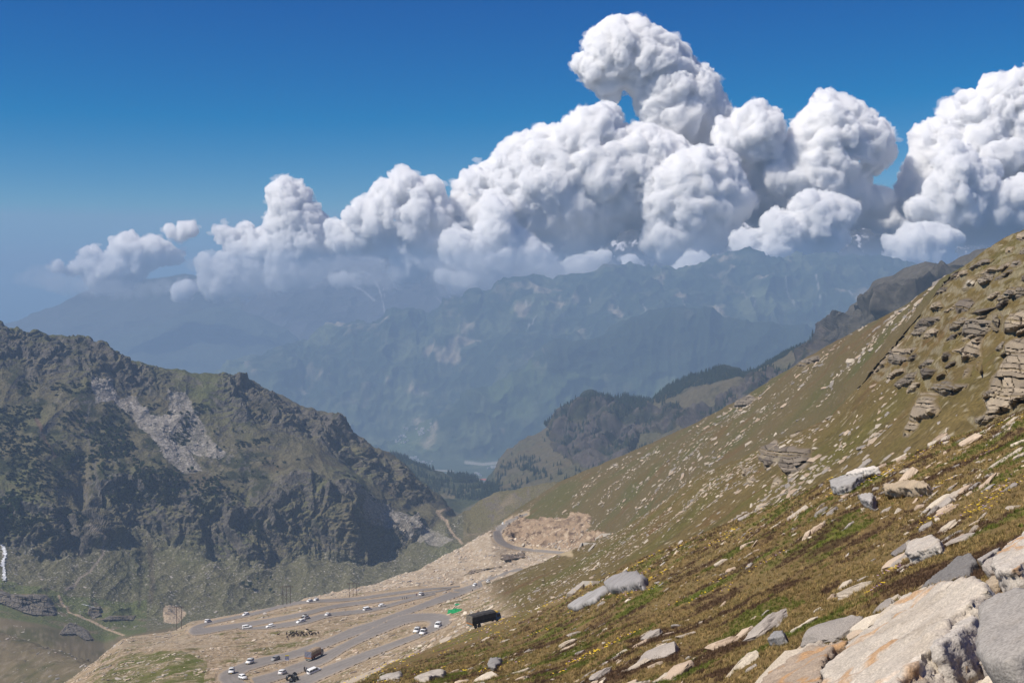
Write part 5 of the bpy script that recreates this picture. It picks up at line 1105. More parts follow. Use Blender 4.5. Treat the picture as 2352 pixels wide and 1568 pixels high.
def car(kind, paint=None):
    """x forward; built at the origin on its wheels"""
    paint = paint or M_WHITE
    Ln, Wd, H, hood, belt, roof0, roof1, ws, rs_ = {
        'sedan': (4.4, 1.7, 1.48, .98, .92, -1.05, .55, 1.25, -1.75), 'hatch': (3.8, 1.65, 1.52, 1.0, .95, -1.35, .45, 1.15, -1.72),
        'suv': (4.5, 1.8, 1.86, 1.16, 1.08, -2.05, .55, 1.12, -2.18), 'mpv': (4.6, 1.8, 1.78, 1.06, 1.0, -2.0, .75, 1.55, -2.22)}[kind]
    r = empty('parked_car'); hl = Ln / 2; hw = Wd / 2; r_w = .33 if kind != 'suv' else .37
    lo = .22 if kind != 'suv' else .32
    # body: sections along x, each a ring across
    def ring(x, w, z0, z1, w1): return [(x, -w, z0), (x, w, z0), (x, w, z0 + (z1 - z0) * .6), (x, w1, z1), (x, -w1, z1), (x, -w, z0 + (z1 - z0) * .6)]
    rear = belt if kind in ('suv', 'mpv', 'hatch') else belt + .06
    MB().loft([ring(-hl, hw * .86, lo + .16, rear - .12, hw * .80), ring(-hl + .12, hw * .97, lo, rear, hw * .9), ring(-hl + .7, hw, lo, rear + .01, hw * .93), ring(0, hw, lo, belt, hw * .94), ring(ws, hw, lo, belt + .0, hw * .93), ring(hl - .6, hw * .98, lo, hood - .1, hw * .88), ring(hl - .12, hw * .9, lo + .02, hood - .24, hw * .8), ring(hl, hw * .78, lo + .12, hood - .38, hw * .7)]).build('body', paint, r, .03, True)
    # cabin with pillars and roof
    zb = belt - .03; rw = hw * .78; wb = hw * .92
    cab = MB().loft([[(rs_, -wb, zb), (rs_, wb, zb), (ws, wb, zb), (ws, -wb, zb)], [(roof0 - .02, -rw - .03, H - .16), (roof0 - .02, rw + .03, H - .16), (roof0 * 0 + roof1 + .10, rw + .03, H - .16), (roof1 + .10, -rw - .03, H - .16)], [(roof0 + .06, -rw, H - .02), (roof0 + .06, rw, H - .02), (roof1 - .1, rw, H - .02), (roof1 - .1, -rw, H - .02)], [(roof0 + .2, -rw * .9, H), (roof0 + .2, rw * .9, H), (roof1 - .3, rw * .9, H), (roof1 - .3, -rw * .9, H)]])
    cab.build('cabin', paint, r, .02, True)
    # glass, 12 mm proud of the cabin
    def lerp(a, b, t): return a + (b - a) * t
    zt = H - .16; e = .014
    def P_(t, side): return lerp(wb, rw + .03, t) * side
    def X_(t, front): return lerp(ws, roof1 + .10, t) if front else lerp(rs_, roof0 - .02, t)
    def Zz(t): return lerp(zb, zt, t)
    t0, t1 = .14, .95
    MB().quad((X_(t0, 1) + e, -P_(t0, 1) * .86, Zz(t0)), (X_(t0, 1) + e, P_(t0, 1) * .86, Zz(t0)), (X_(t1, 1) + e, P_(t1, 1) * .86, Zz(t1)), (X_(t1, 1) + e, -P_(t1, 1) * .86, Zz(t1))).build('windscreen', M_GLASS, r)
    MB().quad((X_(t0 + .1, 0) - e, P_(t0, 1) * .82, Zz(t0 + .1)), (X_(t0 + .1, 0) - e, -P_(t0, 1) * .82, Zz(t0 + .1)), (X_(t1, 0) - e, -P_(t1, 1) * .82, Zz(t1)), (X_(t1, 0) - e, P_(t1, 1) * .82, Zz(t1))).build('rear_window', M_GLASS, r)
    for s_ in (1, -1):
        xs = [X_(t0, 0) + .22, lerp(X_(.5, 0), X_(.5, 1), .36), lerp(X_(.5, 0), X_(.5, 1), .66), X_(t0, 1) - .16]
        for i in range(3):
            a, b = xs[i] + .04, xs[i + 1] - .04
            sl = lambda x: x + ((roof1 + .1 - ws) * .62 if i == 2 and x == b else ((roof0 - rs_) * .5 if i == 0 and x == a else 0))
            MB().quad((a, P_(t0, s_) + e * s_, Zz(t0)), (b, P_(t0, s_) + e * s_, Zz(t0)), (sl(b), P_(t1, s_) + e * s_, Zz(t1)), (sl(a), P_(t1, s_) + e * s_, Zz(t1))).build('side_window', M_GLASS, r)
        for x in (hl - .82, -hl + .82): wheel(r, x, s_ * (hw - .11), r_w, .22)
        MB().box(hl - .16, hl - .05, s_ * hw * .62 - .16, s_ * hw * .62 + .16, hood - .42, hood - .28).build('headlight', M_LAMP, r)
        MB().box(-hl - .01, -hl + .12, s_ * hw * .74 - .09, s_ * hw * .74 + .09, rear - .34, rear - .10).build('tail_light', M_RED, r)
    MB().box(hl - .1, hl + .05, -hw * .8, hw * .8, lo, lo + .2).build('bumper', M_TRIM if kind == 'suv' else paint, r, .02)
    MB().box(hl + .05, hl + .07, -.25, .25, lo + .02, lo + .14).build('number_plate', M_YEL if kind == 'suv' else M_LAMP, r)
    if kind == 'suv':
        rk = MB()
        for y in (-rw * .8, rw * .8): rk.tube((roof0 + .2, y, H + .08), (roof1 - .2, y, H + .08), .025)
        for x in (roof0 + .4, roof0 + 1.1, roof1 - .4): rk.tube((x, -rw * .85, H + .06), (x, rw * .85, H + .06), .025)
        rk.build('roof_rack', M_TRIM, r)
    return r
def truck(deck, cab_mat, tarp_mat, side_mat, back_mat, Ln=8.2, H=3.35):
    r = empty('lorry'); hw = 1.2
    MB().box(-Ln / 2, Ln / 2 - .1, -.45, .45, .75, 1.0).build('chassis', M_TRIM, r)
    c0 = Ln / 2 - 1.75
    MB().loft([[(c0, -1.12, .75), (c0, 1.12, .75), (Ln / 2, 1.12, .75), (Ln / 2, -1.12, .75)], [(c0, -1.15, 1.6), (c0, 1.15, 1.6), (Ln / 2 + .02, 1.15, 1.6), (Ln / 2 + .02, -1.15, 1.6)], [(c0, -1.05, 2.6), (c0, 1.05, 2.6), (Ln / 2 - .3, 1.05, 2.6), (Ln / 2 - .3, -1.05, 2.6)]]).build('cab', cab_mat, r, .06)
    MB().quad((Ln / 2 + .035, -1.0, 1.65), (Ln / 2 + .035, 1.0, 1.65), (Ln / 2 - .24, .95, 2.42), (Ln / 2 - .24, -.95, 2.42)).build('windscreen', M_GLASS, r)
    for s_ in (1, -1):
        MB().quad((c0 + .35, s_ * 1.165, 1.65), (Ln / 2 - .2, s_ * 1.165, 1.65), (Ln / 2 - .4, s_ * 1.09, 2.4), (c0 + .35, s_ * 1.09, 2.4)).build('side_window', M_GLASS, r)
        for x in (Ln / 2 - 1.0, -Ln / 2 + 1.2, -Ln / 2 + 2.4): wheel(r, x, s_ * 1.0, .5, .3)
    b1 = c0 - .1; b0 = -Ln / 2
    mb = MB().box(b0, b1, -hw, hw, 1.02, 1.95)
    ribs = mb
    for k in range(13):
        x = b0 + .1 + k * (b1 - b0 - .2) / 12
        for s_ in (1, -1): ribs.box(x - .05, x + .05, min(s_ * hw, s_ * (hw + .05)), max(s_ * hw, s_ * (hw + .05)), 1.05, 1.93)
    mb.build('cargo_body', side_mat, r)
    n = 14; secs = []; rr = random.Random(4)
    for k in range(n + 1):
        x = b0 - .03 + k * (b1 - b0 + .06) / n; sag = .05 * math.sin(k * 2.1) + rr.uniform(-.04, .04)
        secs.append([(x, -hw - .04, 1.9), (x, -hw - .05 + sag * .3, H - .35 + sag), (x, -hw * .72, H + sag), (x, 0, H + .1 + sag), (x, hw * .72, H + sag), (x, hw + .05 - sag * .3, H - .35 + sag), (x, hw + .04, 1.9)])
    MB().loft(secs).build('tarpaulin', tarp_mat, r)
    fl = MB(); gy, gz = 6, 7; rr = random.Random(8)
    for a in range(gy):
        for b in range(gz):
            def q(i, j): return (b0 - .08 - .05 * math.sin(i * 2.3 + j * 1.7), -hw + i * 2 * hw / gy, 1.45 + j * (H - 1.5) / gz)
            fl.quad(q(a, b), q(a + 1, b), q(a + 1, b + 1), q(a, b + 1))
    fl.build('tail_cover', back_mat, r)
    MB().box(b0 - .05, b0 + .05, -hw, hw, 1.05, 1.42).build('tailboard', mat_plain('faded_board', (.34, .16, .06), .8, vary=.4, vscale=3), r)
    MB().box(b0 - .02, b0 + .03, -.95, .95, .6, .98).build('mudguard', mat_plain('dusty_guard', (.16, .19, .17), .8), r)
    return r
def dup(root, loc, mat3, label, group=None):
    r = root.copy(); S.collection.objects.link(r)
    for ch in list(root.children):
        c = ch.copy(); S.collection.objects.link(c); c.parent = r
        for g in ch.children:
            d = g.copy(); S.collection.objects.link(d); d.parent = c
    return r
def pose(o, a, ahead, lo=3.3, hi=8.3, lift=.26, scale=1.0, tilt=True):
    """stand on the ground at picture point a, heading for picture point ahead"""
    p = hit(a[0], a[1], lo, hi); q = hit(ahead[0], ahead[1], lo, hi)
    f = (q - p); f = f.normalized() if tilt else Vector((f.x, f.y, 0)).normalized()
    if abs(f.z) > .16: f = Vector((f.x, f.y, math.copysign(.16, f.z) * math.hypot(f.x, f.y))).normalized()
    s_ = Vector((0, 0, 1)).cross(f).normalized(); u = f.cross(s_)
    M = Matrix(((f.x, s_.x, u.x, p.x), (f.y, s_.y, u.y, p.y), (f.z, s_.z, u.z, p.z + lift), (0, 0, 0, 1)))
    o.matrix_world = M @ Matrix.Scale(scale, 4)
    return o
VG = 'vehicles on the mountain road'
CARS = [
 ('suv', (532, 1547), (524, 1558), 'white high-roofed taxi jeep turning through the lowest bend, nose towards the viewer'),
 ('hatch', (557.8, 1560), (572, 1563), 'white estate car in the lowest bend just below the turning jeep'),
 ('suv', (573.6, 1525), (560, 1531), 'white jeep with roof rack coming down towards the lowest bend'),
 ('grey', (632.6, 1517), (617, 1522), 'grey hatchback, the only grey car, left of the blue sign'),
 ('hatch', (649, 1549), (665, 1543), 'white hatchback driving up, half hidden by the verge above the black coils'),
 ('mpv', (721.6, 1546), (740, 1538), 'white people carrier seen from behind, next to the motorcycle'),
 ('mpv', (478, 1430), (492, 1427), 'white van seen from behind alone at the leftmost bend'),
 ('hatch', (564.8, 1413.5), (548, 1417), 'white car on the topmost road halfway to the leftmost bend'),
 ('sedan', (711, 1382.5), (697, 1385), 'white car in front of the pair on the topmost road'),
 ('hatch', (726, 1379.8), (712, 1381.5), 'white car tucked behind another at the tufted island'),
 ('suv', (568, 1444), (582, 1442), 'white jeep half hidden by the green verge at the start of the third road'),
 ('hatch', (621, 1441), (606, 1444), 'white hatchback crossing the third road right of the half hidden jeep'),
 ('suv', (703, 1422), (718, 1418.5), 'white jeep with dark luggage on its roof heading uphill beside a saloon'),
 ('sedan', (691, 1430), (678, 1433.5), 'white saloon coming downhill beside the jeep with roof luggage'),
 ('sedan', (753.3, 1414.5), (768, 1411), 'white saloon alone between two roadside boulders'),
 ('mpv', (844, 1402), (860, 1399), 'white van partly hidden by a round boulder'),
 ('hatch', (878.3, 1393.5), (893, 1391), 'small white hatchback ahead of the van hidden by a boulder'),
 ('suv', (968.2, 1368), (984, 1365), 'white jeep with roof rack parked beside the group of walkers'),
 ('suv', (957.5, 1454), (945, 1461), 'white jeep at the back of the pair below the hairpin'),
 ('suv', (972, 1458.5), (959, 1466), 'white jeep with roof load at the front of the pair below the hairpin'),
 ('mpv', (1006, 1441.5), (995, 1449), 'white people carrier leaving the hairpin behind the two jeeps'),
 ('hatch', (1090.6, 1345.5), (1078, 1351), 'white car leading the jeep down the far straight'),
 ('suv', (1121.5, 1339), (1108, 1344), 'white jeep with roof rack following the small car down the far straight'),
 ('hatch', (1155.4, 1204), (1147, 1213), 'tiny white car on the uppermost bend beneath the tan cutting'),
]
protos = {k: car(k) for k in ('sedan', 'hatch', 'suv', 'mpv')}
protos['grey'] = car('hatch', M_SILVER)
used = set()
for kind, a, b2, lab in CARS:
    o = protos[kind] if kind not in used else dup(protos[kind], None, None, lab)
    used.add(kind); tag(o, lab, 'car', VG)
    hi_ = 9.2 if a[1] < 1230 else 8.0; lo_ = 7.0 if a[1] < 1230 else 3.3
    pose(o, a, b2, lo_, hi_, scale=1.06)
    if 'luggage' in lab or 'roof load' in lab:
        MB().box(-1.6, -.2, -.55, .55, 1.92, 2.3, .12, .12).build('luggage', M_LUG, o, .08)
t1 = truck(0, mat_plain('dusty_white_cab', (.5, .46, .42), .6, vary=.2, vscale=2), mat_plain('tan_tarpaulin', (.30, .225, .15), .9, vary=.3, vscale=1.2, bump=.6, bscale=3), mat_plain('brown_boards', (.24, .085, .035), .8, vary=.5, vscale=2.5), mat_plain('blue_grey_sheet', (.17, .17, .21), .8, vary=.35, vscale=2, bump=.8, bscale=3))
tag(t1, 'brown lorry with ribbed cargo body, tan top and blue-grey sheet at its tail', 'lorry', VG); pose(t1, (722, 1513.5), (748, 1500.5), 3.3, 6.6, scale=1.12)
t2 = truck(0, mat_plain('blue_cab', (.05, .12, .30), .5), mat_plain('black_tarpaulin', (.055, .052, .05), .85, vary=.3, vscale=1.2, bump=.6, bscale=3), mat_plain('dark_boards', (.035, .028, .024), .85, vary=.5, vscale=2.5), mat_plain('olive_sheet', (.15, .13, .105), .85, vary=.3, vscale=2, bump=.8, bscale=3), Ln=9.6)
MB().box(2.6, 4.2, -1.0, 1.0, 2.62, 3.0, .2, .2).build('roof_bundle', mat_plain('yellow_bundle', (.55, .36, .04), .8, vary=.3, vscale=3), t2, .1)
tag(t2, 'dark lorry under a black tarpaulin with a yellow bundle on its blue cab', 'lorry', VG); p = hit(1112, 1441, 3.0, 4.4); t2.location = (p.x, p.y, p.z + .1); t2.rotation_euler = (0, 0, math.radians(42)); t2.scale = (.86,) * 3

# ------------------------------------------------------------------ people, motorcycle, herd
def skin_mesh(name, verts, edges, radii, mat, colf=None, sub=1):
    me = bpy.data.meshes.new(name); me.from_pydata(verts, edges, [])
    o = link(bpy.data.objects.new(name, me)); o.modifiers.new('k', 'SKIN')
    for v, rd in zip(me.skin_vertices[0].data, radii): v.radius = (rd, rd) if not isinstance(rd, tuple) else rd
    me.skin_vertices[0].data[0].use_root = True
    sb = o.modifiers.new('s', 'SUBSURF'); sb.levels = sub
    m2 = bpy.data.meshes.new_from_object(o.evaluated_get(bpy.context.evaluated_depsgraph_get()))
    bpy.data.objects.remove(o); bpy.data.meshes.remove(me)
    k = len(m2.vertices); co = np.empty(k * 3, np.float32); m2.vertices.foreach_get('co', co); co = co.reshape(-1, 3)
    if colf is not None:
        a = m2.color_attributes.new('col', 'FLOAT_COLOR', 'POINT'); c4 = np.ones((k, 4), np.float32); c4[:, :3] = colf(co); a.data.foreach_set('color', c4.ravel())
    m2.materials.clear(); m2.materials.append(mat); m2.name = name
    m2.polygons.foreach_set('use_smooth', np.ones(len(m2.polygons), bool))
    return m2
M_BODY = mat_col('skin_and_cloth', rough=.85)
def person_mesh(pose_, top, legs, skin=(.30, .17, .11), hair=(.02, .015, .012)):
    if pose_ == 'stand':
        v = [(0, 0, .95), (0, 0, 1.2), (0, .01, 1.42), (0, .02, 1.54), (0, .03, 1.66), (0, .03, 1.73), (-.1, 0, .90), (-.11, .02, .5), (-.12, -.02, .06), (-.12, .12, .03), (.1, 0, .90), (.12, .04, .5), (.13, 0, .06), (.13, .14, .03), (-.19, .01, 1.40), (-.25, 0, 1.14), (-.24, .10, .90), (-.24, .14, .80), (.19, .01, 1.40), (.25, 0, 1.14), (.23, .12, .92), (.22, .17, .82)]
    else:   # astride
        v = [(0, -.1, .86), (0, -.04, 1.12), (0, .06, 1.32), (0, .10, 1.42), (0, .12, 1.54), (0, .12, 1.61), (-.12, -.05, .84), (-.26, .32, .80), (-.24, .15, .36), (-.24, .28, .32), (.12, -.05, .84), (.26, .32, .80), (.24, .15, .36), (.24, .28, .32), (-.19, .06, 1.30), (-.30, .26, 1.14), (-.30, .50, 1.04), (-.28, .58, 1.04), (.19, .06, 1.30), (.30, .26, 1.14), (.30, .50, 1.04), (.28, .58, 1.04)]
    e = [(0, 1), (1, 2), (2, 3), (3, 4), (4, 5), (0, 6), (6, 7), (7, 8), (8, 9), (0, 10), (10, 11), (11, 12), (12, 13), (2, 14), (14, 15), (15, 16), (16, 17), (2, 18), (18, 19), (19, 20), (20, 21)]
    rd = [(.16, .11), (.15, .10), (.15, .10), .055, .085, .07, .09, .065, .045, .04, .09, .065, .045, .04, .065, .045, .035, .03, .065, .045, .035, .03]
    head = np.array(v[4]); hands = [np.array(v[17]), np.array(v[21])]; hip = v[0][2]
    def colf(co):
        c = np.tile(np.array(top, np.float32), (len(co), 1))
        if pose_ == 'stand': c[co[:, 2] < hip - .02] = legs
        else: c[(co[:, 2] < hip + .04)] = legs
        c[(co[:, 2] < .1 if pose_ == 'stand' else co[:, 2] < .38)] = (.02, .018, .016)
        for h in hands: c[np.linalg.norm(co - h, axis=1) < .07] = skin
        dh = co - head; c[co[:, 2] > v[3][2]] = skin
        c[(co[:, 2] > v[4][2] + .03) | ((co[:, 2] > v[3][2]) & (dh[:, 1] < -.035))] = hair
        return c
    return skin_mesh('person', v, e, rd, M_BODY, colf)
def place(me, name, a, lo, hi, heading, label, cat, group=None, lift=.0, scale=1.0):
    o = link(bpy.data.objects.new(name, me)); p = hit(a[0], a[1], lo, hi)
    o.location = (p.x, p.y, p.z + lift); o.rotation_euler = (0, 0, math.radians(heading)); o.scale = (scale,) * 3
    return tag(o, label, cat, group)
place(person_mesh('stand', (.03, .03, .035), (.02, .02, .025)), 'person', (699.4, 1543), 3.3, 6.6, 200, 'person in black standing left of the motorcycle', 'person', None, .2, 1.1)
PG = 'walkers on the verge'
place(person_mesh('stand', (.05, .06, .04), (.03, .03, .03)), 'person', (924.2, 1377.5), 3.3, 8, 90, 'person in dark green at the left of the three walkers', 'person', PG, .1, 1.1)
place(person_mesh('stand', (.14, .11, .08), (.04, .035, .03)), 'person', (929.5, 1377), 3.3, 8, -60, 'person in brown in the middle of the three walkers', 'person', PG, .1, 1.1)
place(person_mesh('stand', (.06, .055, .07), (.10, .09, .07)), 'person', (934, 1376.5), 3.3, 8, 120, 'person with light trousers at the right of the three walkers', 'person', PG, .1, 1.1)
place(person_mesh('stand', (.22, .05, .10), (.05, .05, .08)), 'person', (956.8, 1370), 3.3, 8, 10, 'person in a pinkish top standing behind the parked jeep', 'person', PG, .25, 1.1)
# motorcycle with its rider
bike = empty('motorcycle')
def ring_(name, x, r, w, mat, parent):
    n, m = 20, 6; V = []; Fc = []
    for i in range(n):
        for j in range(m):
            a, b2 = 2 * math.pi * i / n, 2 * math.pi * j / m; q = r - w + w * math.cos(b2)
            V.append((x + q * math.cos(a), w * math.sin(b2), r + q * math.sin(a)))
            Fc.append((i * m + j, ((i + 1) % n) * m + j, ((i + 1) % n) * m + (j + 1) % m, i * m + (j + 1) % m))
    return mesh_np(name, V, Fc, True, None, mat, parent)
ring_('wheel', .68, .32, .06, M_TYRE, bike); ring_('wheel', -.62, .32, .07, M_TYRE, bike)
MB().tube((.68, 0, .32), (.42, 0, .95), .035).tube((-.62, 0, .32), (0, 0, .42), .035).tube((0, 0, .42), (.42, 0, .85), .05).tube((0, 0, .42), (-.35, 0, .72), .04).build('frame', M_TRIM, bike)
MB().box(-.05, .38, -.15, .15, .62, .86, .05, .04).build('fuel_tank', mat_plain('maroon_tank', (.10, .02, .02), .3, .5), bike, .03)
MB().box(-.72, -.02, -.14, .14, .72, .82).build('saddle', M_TRIM, bike, .03)
MB().box(-.1, .28, -.14, .14, .3, .6).build('engine', M_SILVER, bike, .02)
MB().tube((.40, -.36, 1.02), (.40, .36, 1.02), .02).build('handlebar', M_TRIM, bike)
MB().box(-.75, -.4, -.42, -.16, .5, .85).box(-.75, -.4, .16, .42, .5, .85).build('pannier', M_LUG, bike, .03)
tag(bike, 'touring motorcycle with panniers stopped on the verge by the people carrier', 'motorcycle'); pose(bike, (705.3, 1543.5), (714, 1539), 3.3, 6.6, .22, 1.15)
rider = link(bpy.data.objects.new('person', person_mesh('ride', (.05, .06, .09), (.05, .05, .06), hair=(.4, .4, .42))))
rider.matrix_world = bike.matrix_world @ Matrix.Translation((-.25, 0, .02)) @ Matrix.Rotation(-math.pi / 2, 4, 'Z')
tag(rider, 'rider in a blue-grey jacket and pale helmet sitting on the motorcycle', 'person')
# goats
def goat_mesh(col, graze, seed):
    hz_ = .25 if graze else .88
    v = [(0, 0, .55), (.30, 0, .58), (-.30, 0, .56), (.44, 0, .66), (.58, 0, hz_ + .02), (.72, 0, hz_ - .06), (.26, .10, .30), (.27, .10, .02), (.26, -.10, .30), (.25, -.10, .02), (-.30, .11, .33), (-.34, .11, .02), (-.30, -.11, .33), (-.28, -.11, .02), (-.42, 0, .62), (.56, .10, hz_ + .08), (.56, -.10, hz_ + .08)]
    e = [(0, 1), (0, 2), (1, 3), (3, 4), (4, 5), (1, 6), (6, 7), (1, 8), (8, 9), (2, 10), (10, 11), (2, 12), (12, 13), (2, 14), (4, 15), (4, 16)]
    rd = [(.19, .19), (.17, .18), (.16, .17), .10, .075, .05, .05, .03, .05, .03, .06, .03, .06, .03, .03, .025, .025]
    def colf(co): return np.array(col, np.float32) * (1 + .5 * fbm(co, .25, 2, seed=seed))[:, None]
    return skin_mesh('goat', v, e, rd, M_BODY, colf)
gm = [goat_mesh((.03, .022, .018), 1, 1), goat_mesh((.035, .02, .018), 0, 2), goat_mesh((.10, .06, .04), 1, 3), goat_mesh((.30, .24, .18), 1, 4)]
rg = random.Random(5)
gp = [(658.3, 1457), (659.5, 1464), (661, 1469), (639, 1459), (667, 1454), (668.5, 1458), (671, 1456), (675, 1460), (674, 1454), (681, 1453), (683, 1457.5), (685, 1461), (687, 1453), (692, 1454), (694, 1458), (697, 1455), (705, 1448), (701, 1457), (708, 1454), (704, 1459), (711, 1457), (714, 1453), (718, 1457), (722, 1456), (664, 1461), (690, 1461), (679, 1456.5), (726, 1458), (731, 1455), (716, 1460), (699, 1461), (672, 1463)]
GLAB = ['dark brown goat grazing in the herd beside the road', 'black goat standing with raised head in the herd beside the road', 'reddish goat grazing in the herd beside the road', 'pale cream goat grazing in the herd beside the road']
for i, (x, y) in enumerate(gp):
    k = rg.choice([0, 0, 0, 1, 1, 2, 3])
    place(gm[k], 'goat', (x, y), 3.3, 6.6, rg.uniform(0, 360), GLAB[k], 'goat', 'herd of goats beside the road', .0, 1.35)

# ------------------------------------------------------------------ roadside things
sg = empty('road_sign'); M_POST = mat_plain('rusty_post', (.12, .06, .04), .7)
for s_ in (-.5, .5): MB().tube((s_, 0, -.4), (s_, 0, 3.0), .05).build('post', M_POST, sg)
MB().box(-.62, .62, -.05, -.01, 1.45, 2.75).build('board', mat_plain('blue_board', (.025, .06, .26), .5), sg)
MB().box(-.62, .62, -.05, -.01, 2.755, 3.1).build('header', mat_plain('yellow_header', (.80, .66, .03), .5), sg)
MB().box(-.62, .62, -.05, -.01, 1.15, 1.445).build('footer', mat_plain('white_footer', (.75, .75, .78), .5), sg)
tx = MB(); rg2 = random.Random(3)
for k in range(6):
    x = -.5
    while x < .45:
        w = rg2.uniform(.08, .26); tx.box(x, min(x + w, .52), -.062, -.052, 1.55 + k * .19, 1.63 + k * .19); x += w + .06
tx.build('lettering', mat_plain('white_lettering', (.7, .7, .75), .5), sg)
p = hit(659.6, 1523.5, 3.3, 6.6); sg.location = p; sg.rotation_euler = (0, 0, math.radians(8)); sg.scale = (1.02,) * 3
tag(sg, 'blue notice board with yellow header on two rusty posts', 'sign')
def pylon(label, a, n, gap, h, brace, lo, hi, head=0):
    r = empty('power_pylon'); m = mat_plain('rusty_steel', (.085, .055, .045), .7)
    for k in range(n): MB().tube(((k - (n - 1) / 2) * gap, 0, -1.5), ((k - (n - 1) / 2) * gap, 0, h), .17, 5).build('pole', m, r)
    w = (n - 1) / 2 * gap
    MB().tube((-w - 1.6, 0, h), (w + 1.6, 0, h), .16, 4).build('crossarm', m, r)
    if brace: MB().tube((-w, 0, h * .25), (-w + gap, 0, h * .6), .07, 4).tube((-w + gap, 0, h * .25), (-w, 0, h * .6), .07, 4).build('brace', m, r)
    ins = MB()
    for x in ((-w - 1.2), 0, w + 1.2): ins.tube((x, 0, h - .9), (x, 0, h - .15), .10, 5)
    ins.build('insulator', mat_plain('brown_insulator', (.10, .05, .04), .3), r)
    p = hit(a[0], a[1], lo, hi); r.location = p; r.rotation_euler = (0, 0, math.radians(head)); return tag(r, label, 'pylon', 'power pylons')
pylon('twin-pole rusty pylon in front of the pale mud mound', (411.8, 1446), 2, 2.5, 12.5, True, 3.6, 6.6, 5)
pylon('three-pole rusty pylon behind the topmost road, before the dark bushes', (658.5, 1388.5), 3, 2.2, 11, True, 3.6, 7.0, 5)
pylon('thin faint pylon on the tan rubble bank', (811, 1369.5), 3, 2.2, 8.2, False, 3.6, 7.9, 5)
# coils of black pipe at the bottom edge
M_PIPE = mat_plain('black_pipe', (.012, .012, .014), .35, .6)
def coil(label, a, tilt, head, R, lift):
    o_v, o_f = [], []; n, m = 36, 6
    for t in range(20):
        rr_ = R * (1 - .11 * (t % 4)); yy = (t // 4 - 2) * .17
        k = len(o_v)
        for i in range(n):
            for j in range(m):
                A, B = 2 * math.pi * i / n, 2 * math.pi * j / m; q = rr_ + .085 * math.cos(B)
                o_v.append((q * math.cos(A), yy + .085 * math.sin(B), R + q * math.sin(A)))
                o_f.append((k + i * m + j, k + ((i + 1) % n) * m + j, k + ((i + 1) % n) * m + (j + 1) % m, k + i * m + (j + 1) % m))
    o = mesh_np('pipe_coil', o_v, o_f, True, None, M_PIPE); p = hit(a[0], a[1], 3.2, 6)
    o.location = (p.x, p.y, p.z + lift); o.rotation_euler = (math.radians(tilt), 0, math.radians(head)); return tag(o, label, 'pipe coil', 'coils of black pipe')
coil('coil of black pipe leaning at the back of the heap', (673, 1557), 25, 60, 1.05, .1)
coil('coil of black pipe at the left of the heap', (664, 1563), 10, 35, 1.05, 0)
coil('coil of black pipe at the right of the heap', (682, 1563), 18, -50, 1.05, 0)
coil('coil of black pipe lying lowest in the middle of the heap', (672, 1567), 40, 10, .95, 0)
# green sheets
def crumple(name, label, a, w, d, h, rgb, lo, hi, cat, seed):
    n = 26; V = []; u = np.linspace(-1, 1, n)
    P = np.stack(np.meshgrid(u, u), -1).reshape(-1, 2); P3 = np.c_[P[:, 0] * w, P[:, 1] * d, np.zeros(n * n)]
    r2 = np.clip(1 - (P ** 2).sum(1) * .7, 0, 1); z = h * (r2 * (.6 + .7 * np.abs(fbm(P3, w * .5, 3, seed=seed))))
    edge = 1 + .2 * fbm(P3, w * .7, 2, seed=seed + 2); P3[:, :2] *= edge[:, None]; P3[:, 2] = z + .08
    i = (np.arange(n - 1)[:, None] * n + np.arange(n - 1)[None]).ravel()
    m = mat_plain(name, rgb, .55, .4, vary=.3, vscale=1.5)
    o = mesh_np(name, np.r_[P3, P3 - [0, 0, .03]], np.r_[np.stack([i, i + 1, i + n + 1, i + n], -1), np.stack([i + n * n, i + n + n * n, i + n + 1 + n * n, i + 1 + n * n], -1)], False, None, m)
    p = hit(a[0], a[1], lo, hi); o.location = p; return tag(o, label, cat, 'green sheets by the hairpin')
crumple('green_sheet', 'crumpled bright green sheet, the larger, on the earth by the hairpin', (1048.3, 1404), 3.6, 3.2, 1.2, (.012, .26, .075), 3.3, 7, 'sheet', 1)
crumple('green_sheet', 'small scrap of green sheet up the bank from the larger one', (1053, 1388), 1.6, 1.3, .5, (.02, .25, .10), 3.3, 7, 'sheet', 2)
# concrete footings: low walls following traced lines
M_CONC = mat_plain('concrete', (.46, .41, .34), .9, vary=.15, vscale=1, bump=.3, bscale=4)
def footing(label, lines, h, w, lo, hi):
    mb = MB()
    for a, b2 in lines:
        p, q = hit(*a, lo, hi), hit(*b2, lo, hi); f = (q - p).normalized(); s_ = Vector((-f.y, f.x, 0)).normalized() * w / 2
        k = len(mb.v)
        for e in (p, q):
            for sg_, zz in ((1, -1.5), (-1, -1.5), (-1, h), (1, h)): mb.v.append(tuple(e + s_ * sg_ + Vector((0, 0, zz))))
        mb.f += [(k, k + 1, k + 2, k + 3), (k + 7, k + 6, k + 5, k + 4)] + [(k + i, k + 4 + i, k + 4 + (i + 1) % 4, k + (i + 1) % 4) for i in range(4)]
    return tag(mb.build('concrete_footing', M_CONC, None), label, 'footing', 'concrete footings on the slope')
footing('L shaped concrete footing open on the slope beside the large grey boulder', [((1311, 1369), (1343, 1337)), ((1342, 1336.5), (1369, 1340))], .35, .9, 2.6, 6.5)
footing('square concrete footing at the end of the upper road', [((1328.6, 1265), (1341, 1247)), ((1340, 1247), (1366, 1249)), ((1366, 1250), (1352, 1266))], .5, .8, 3.6, 9)
footing('small far concrete footing above the square one', [((1370, 1237), (1387, 1227)), ((1386, 1226.5), (1404, 1226))], .5, .7, 3.6, 9.2)
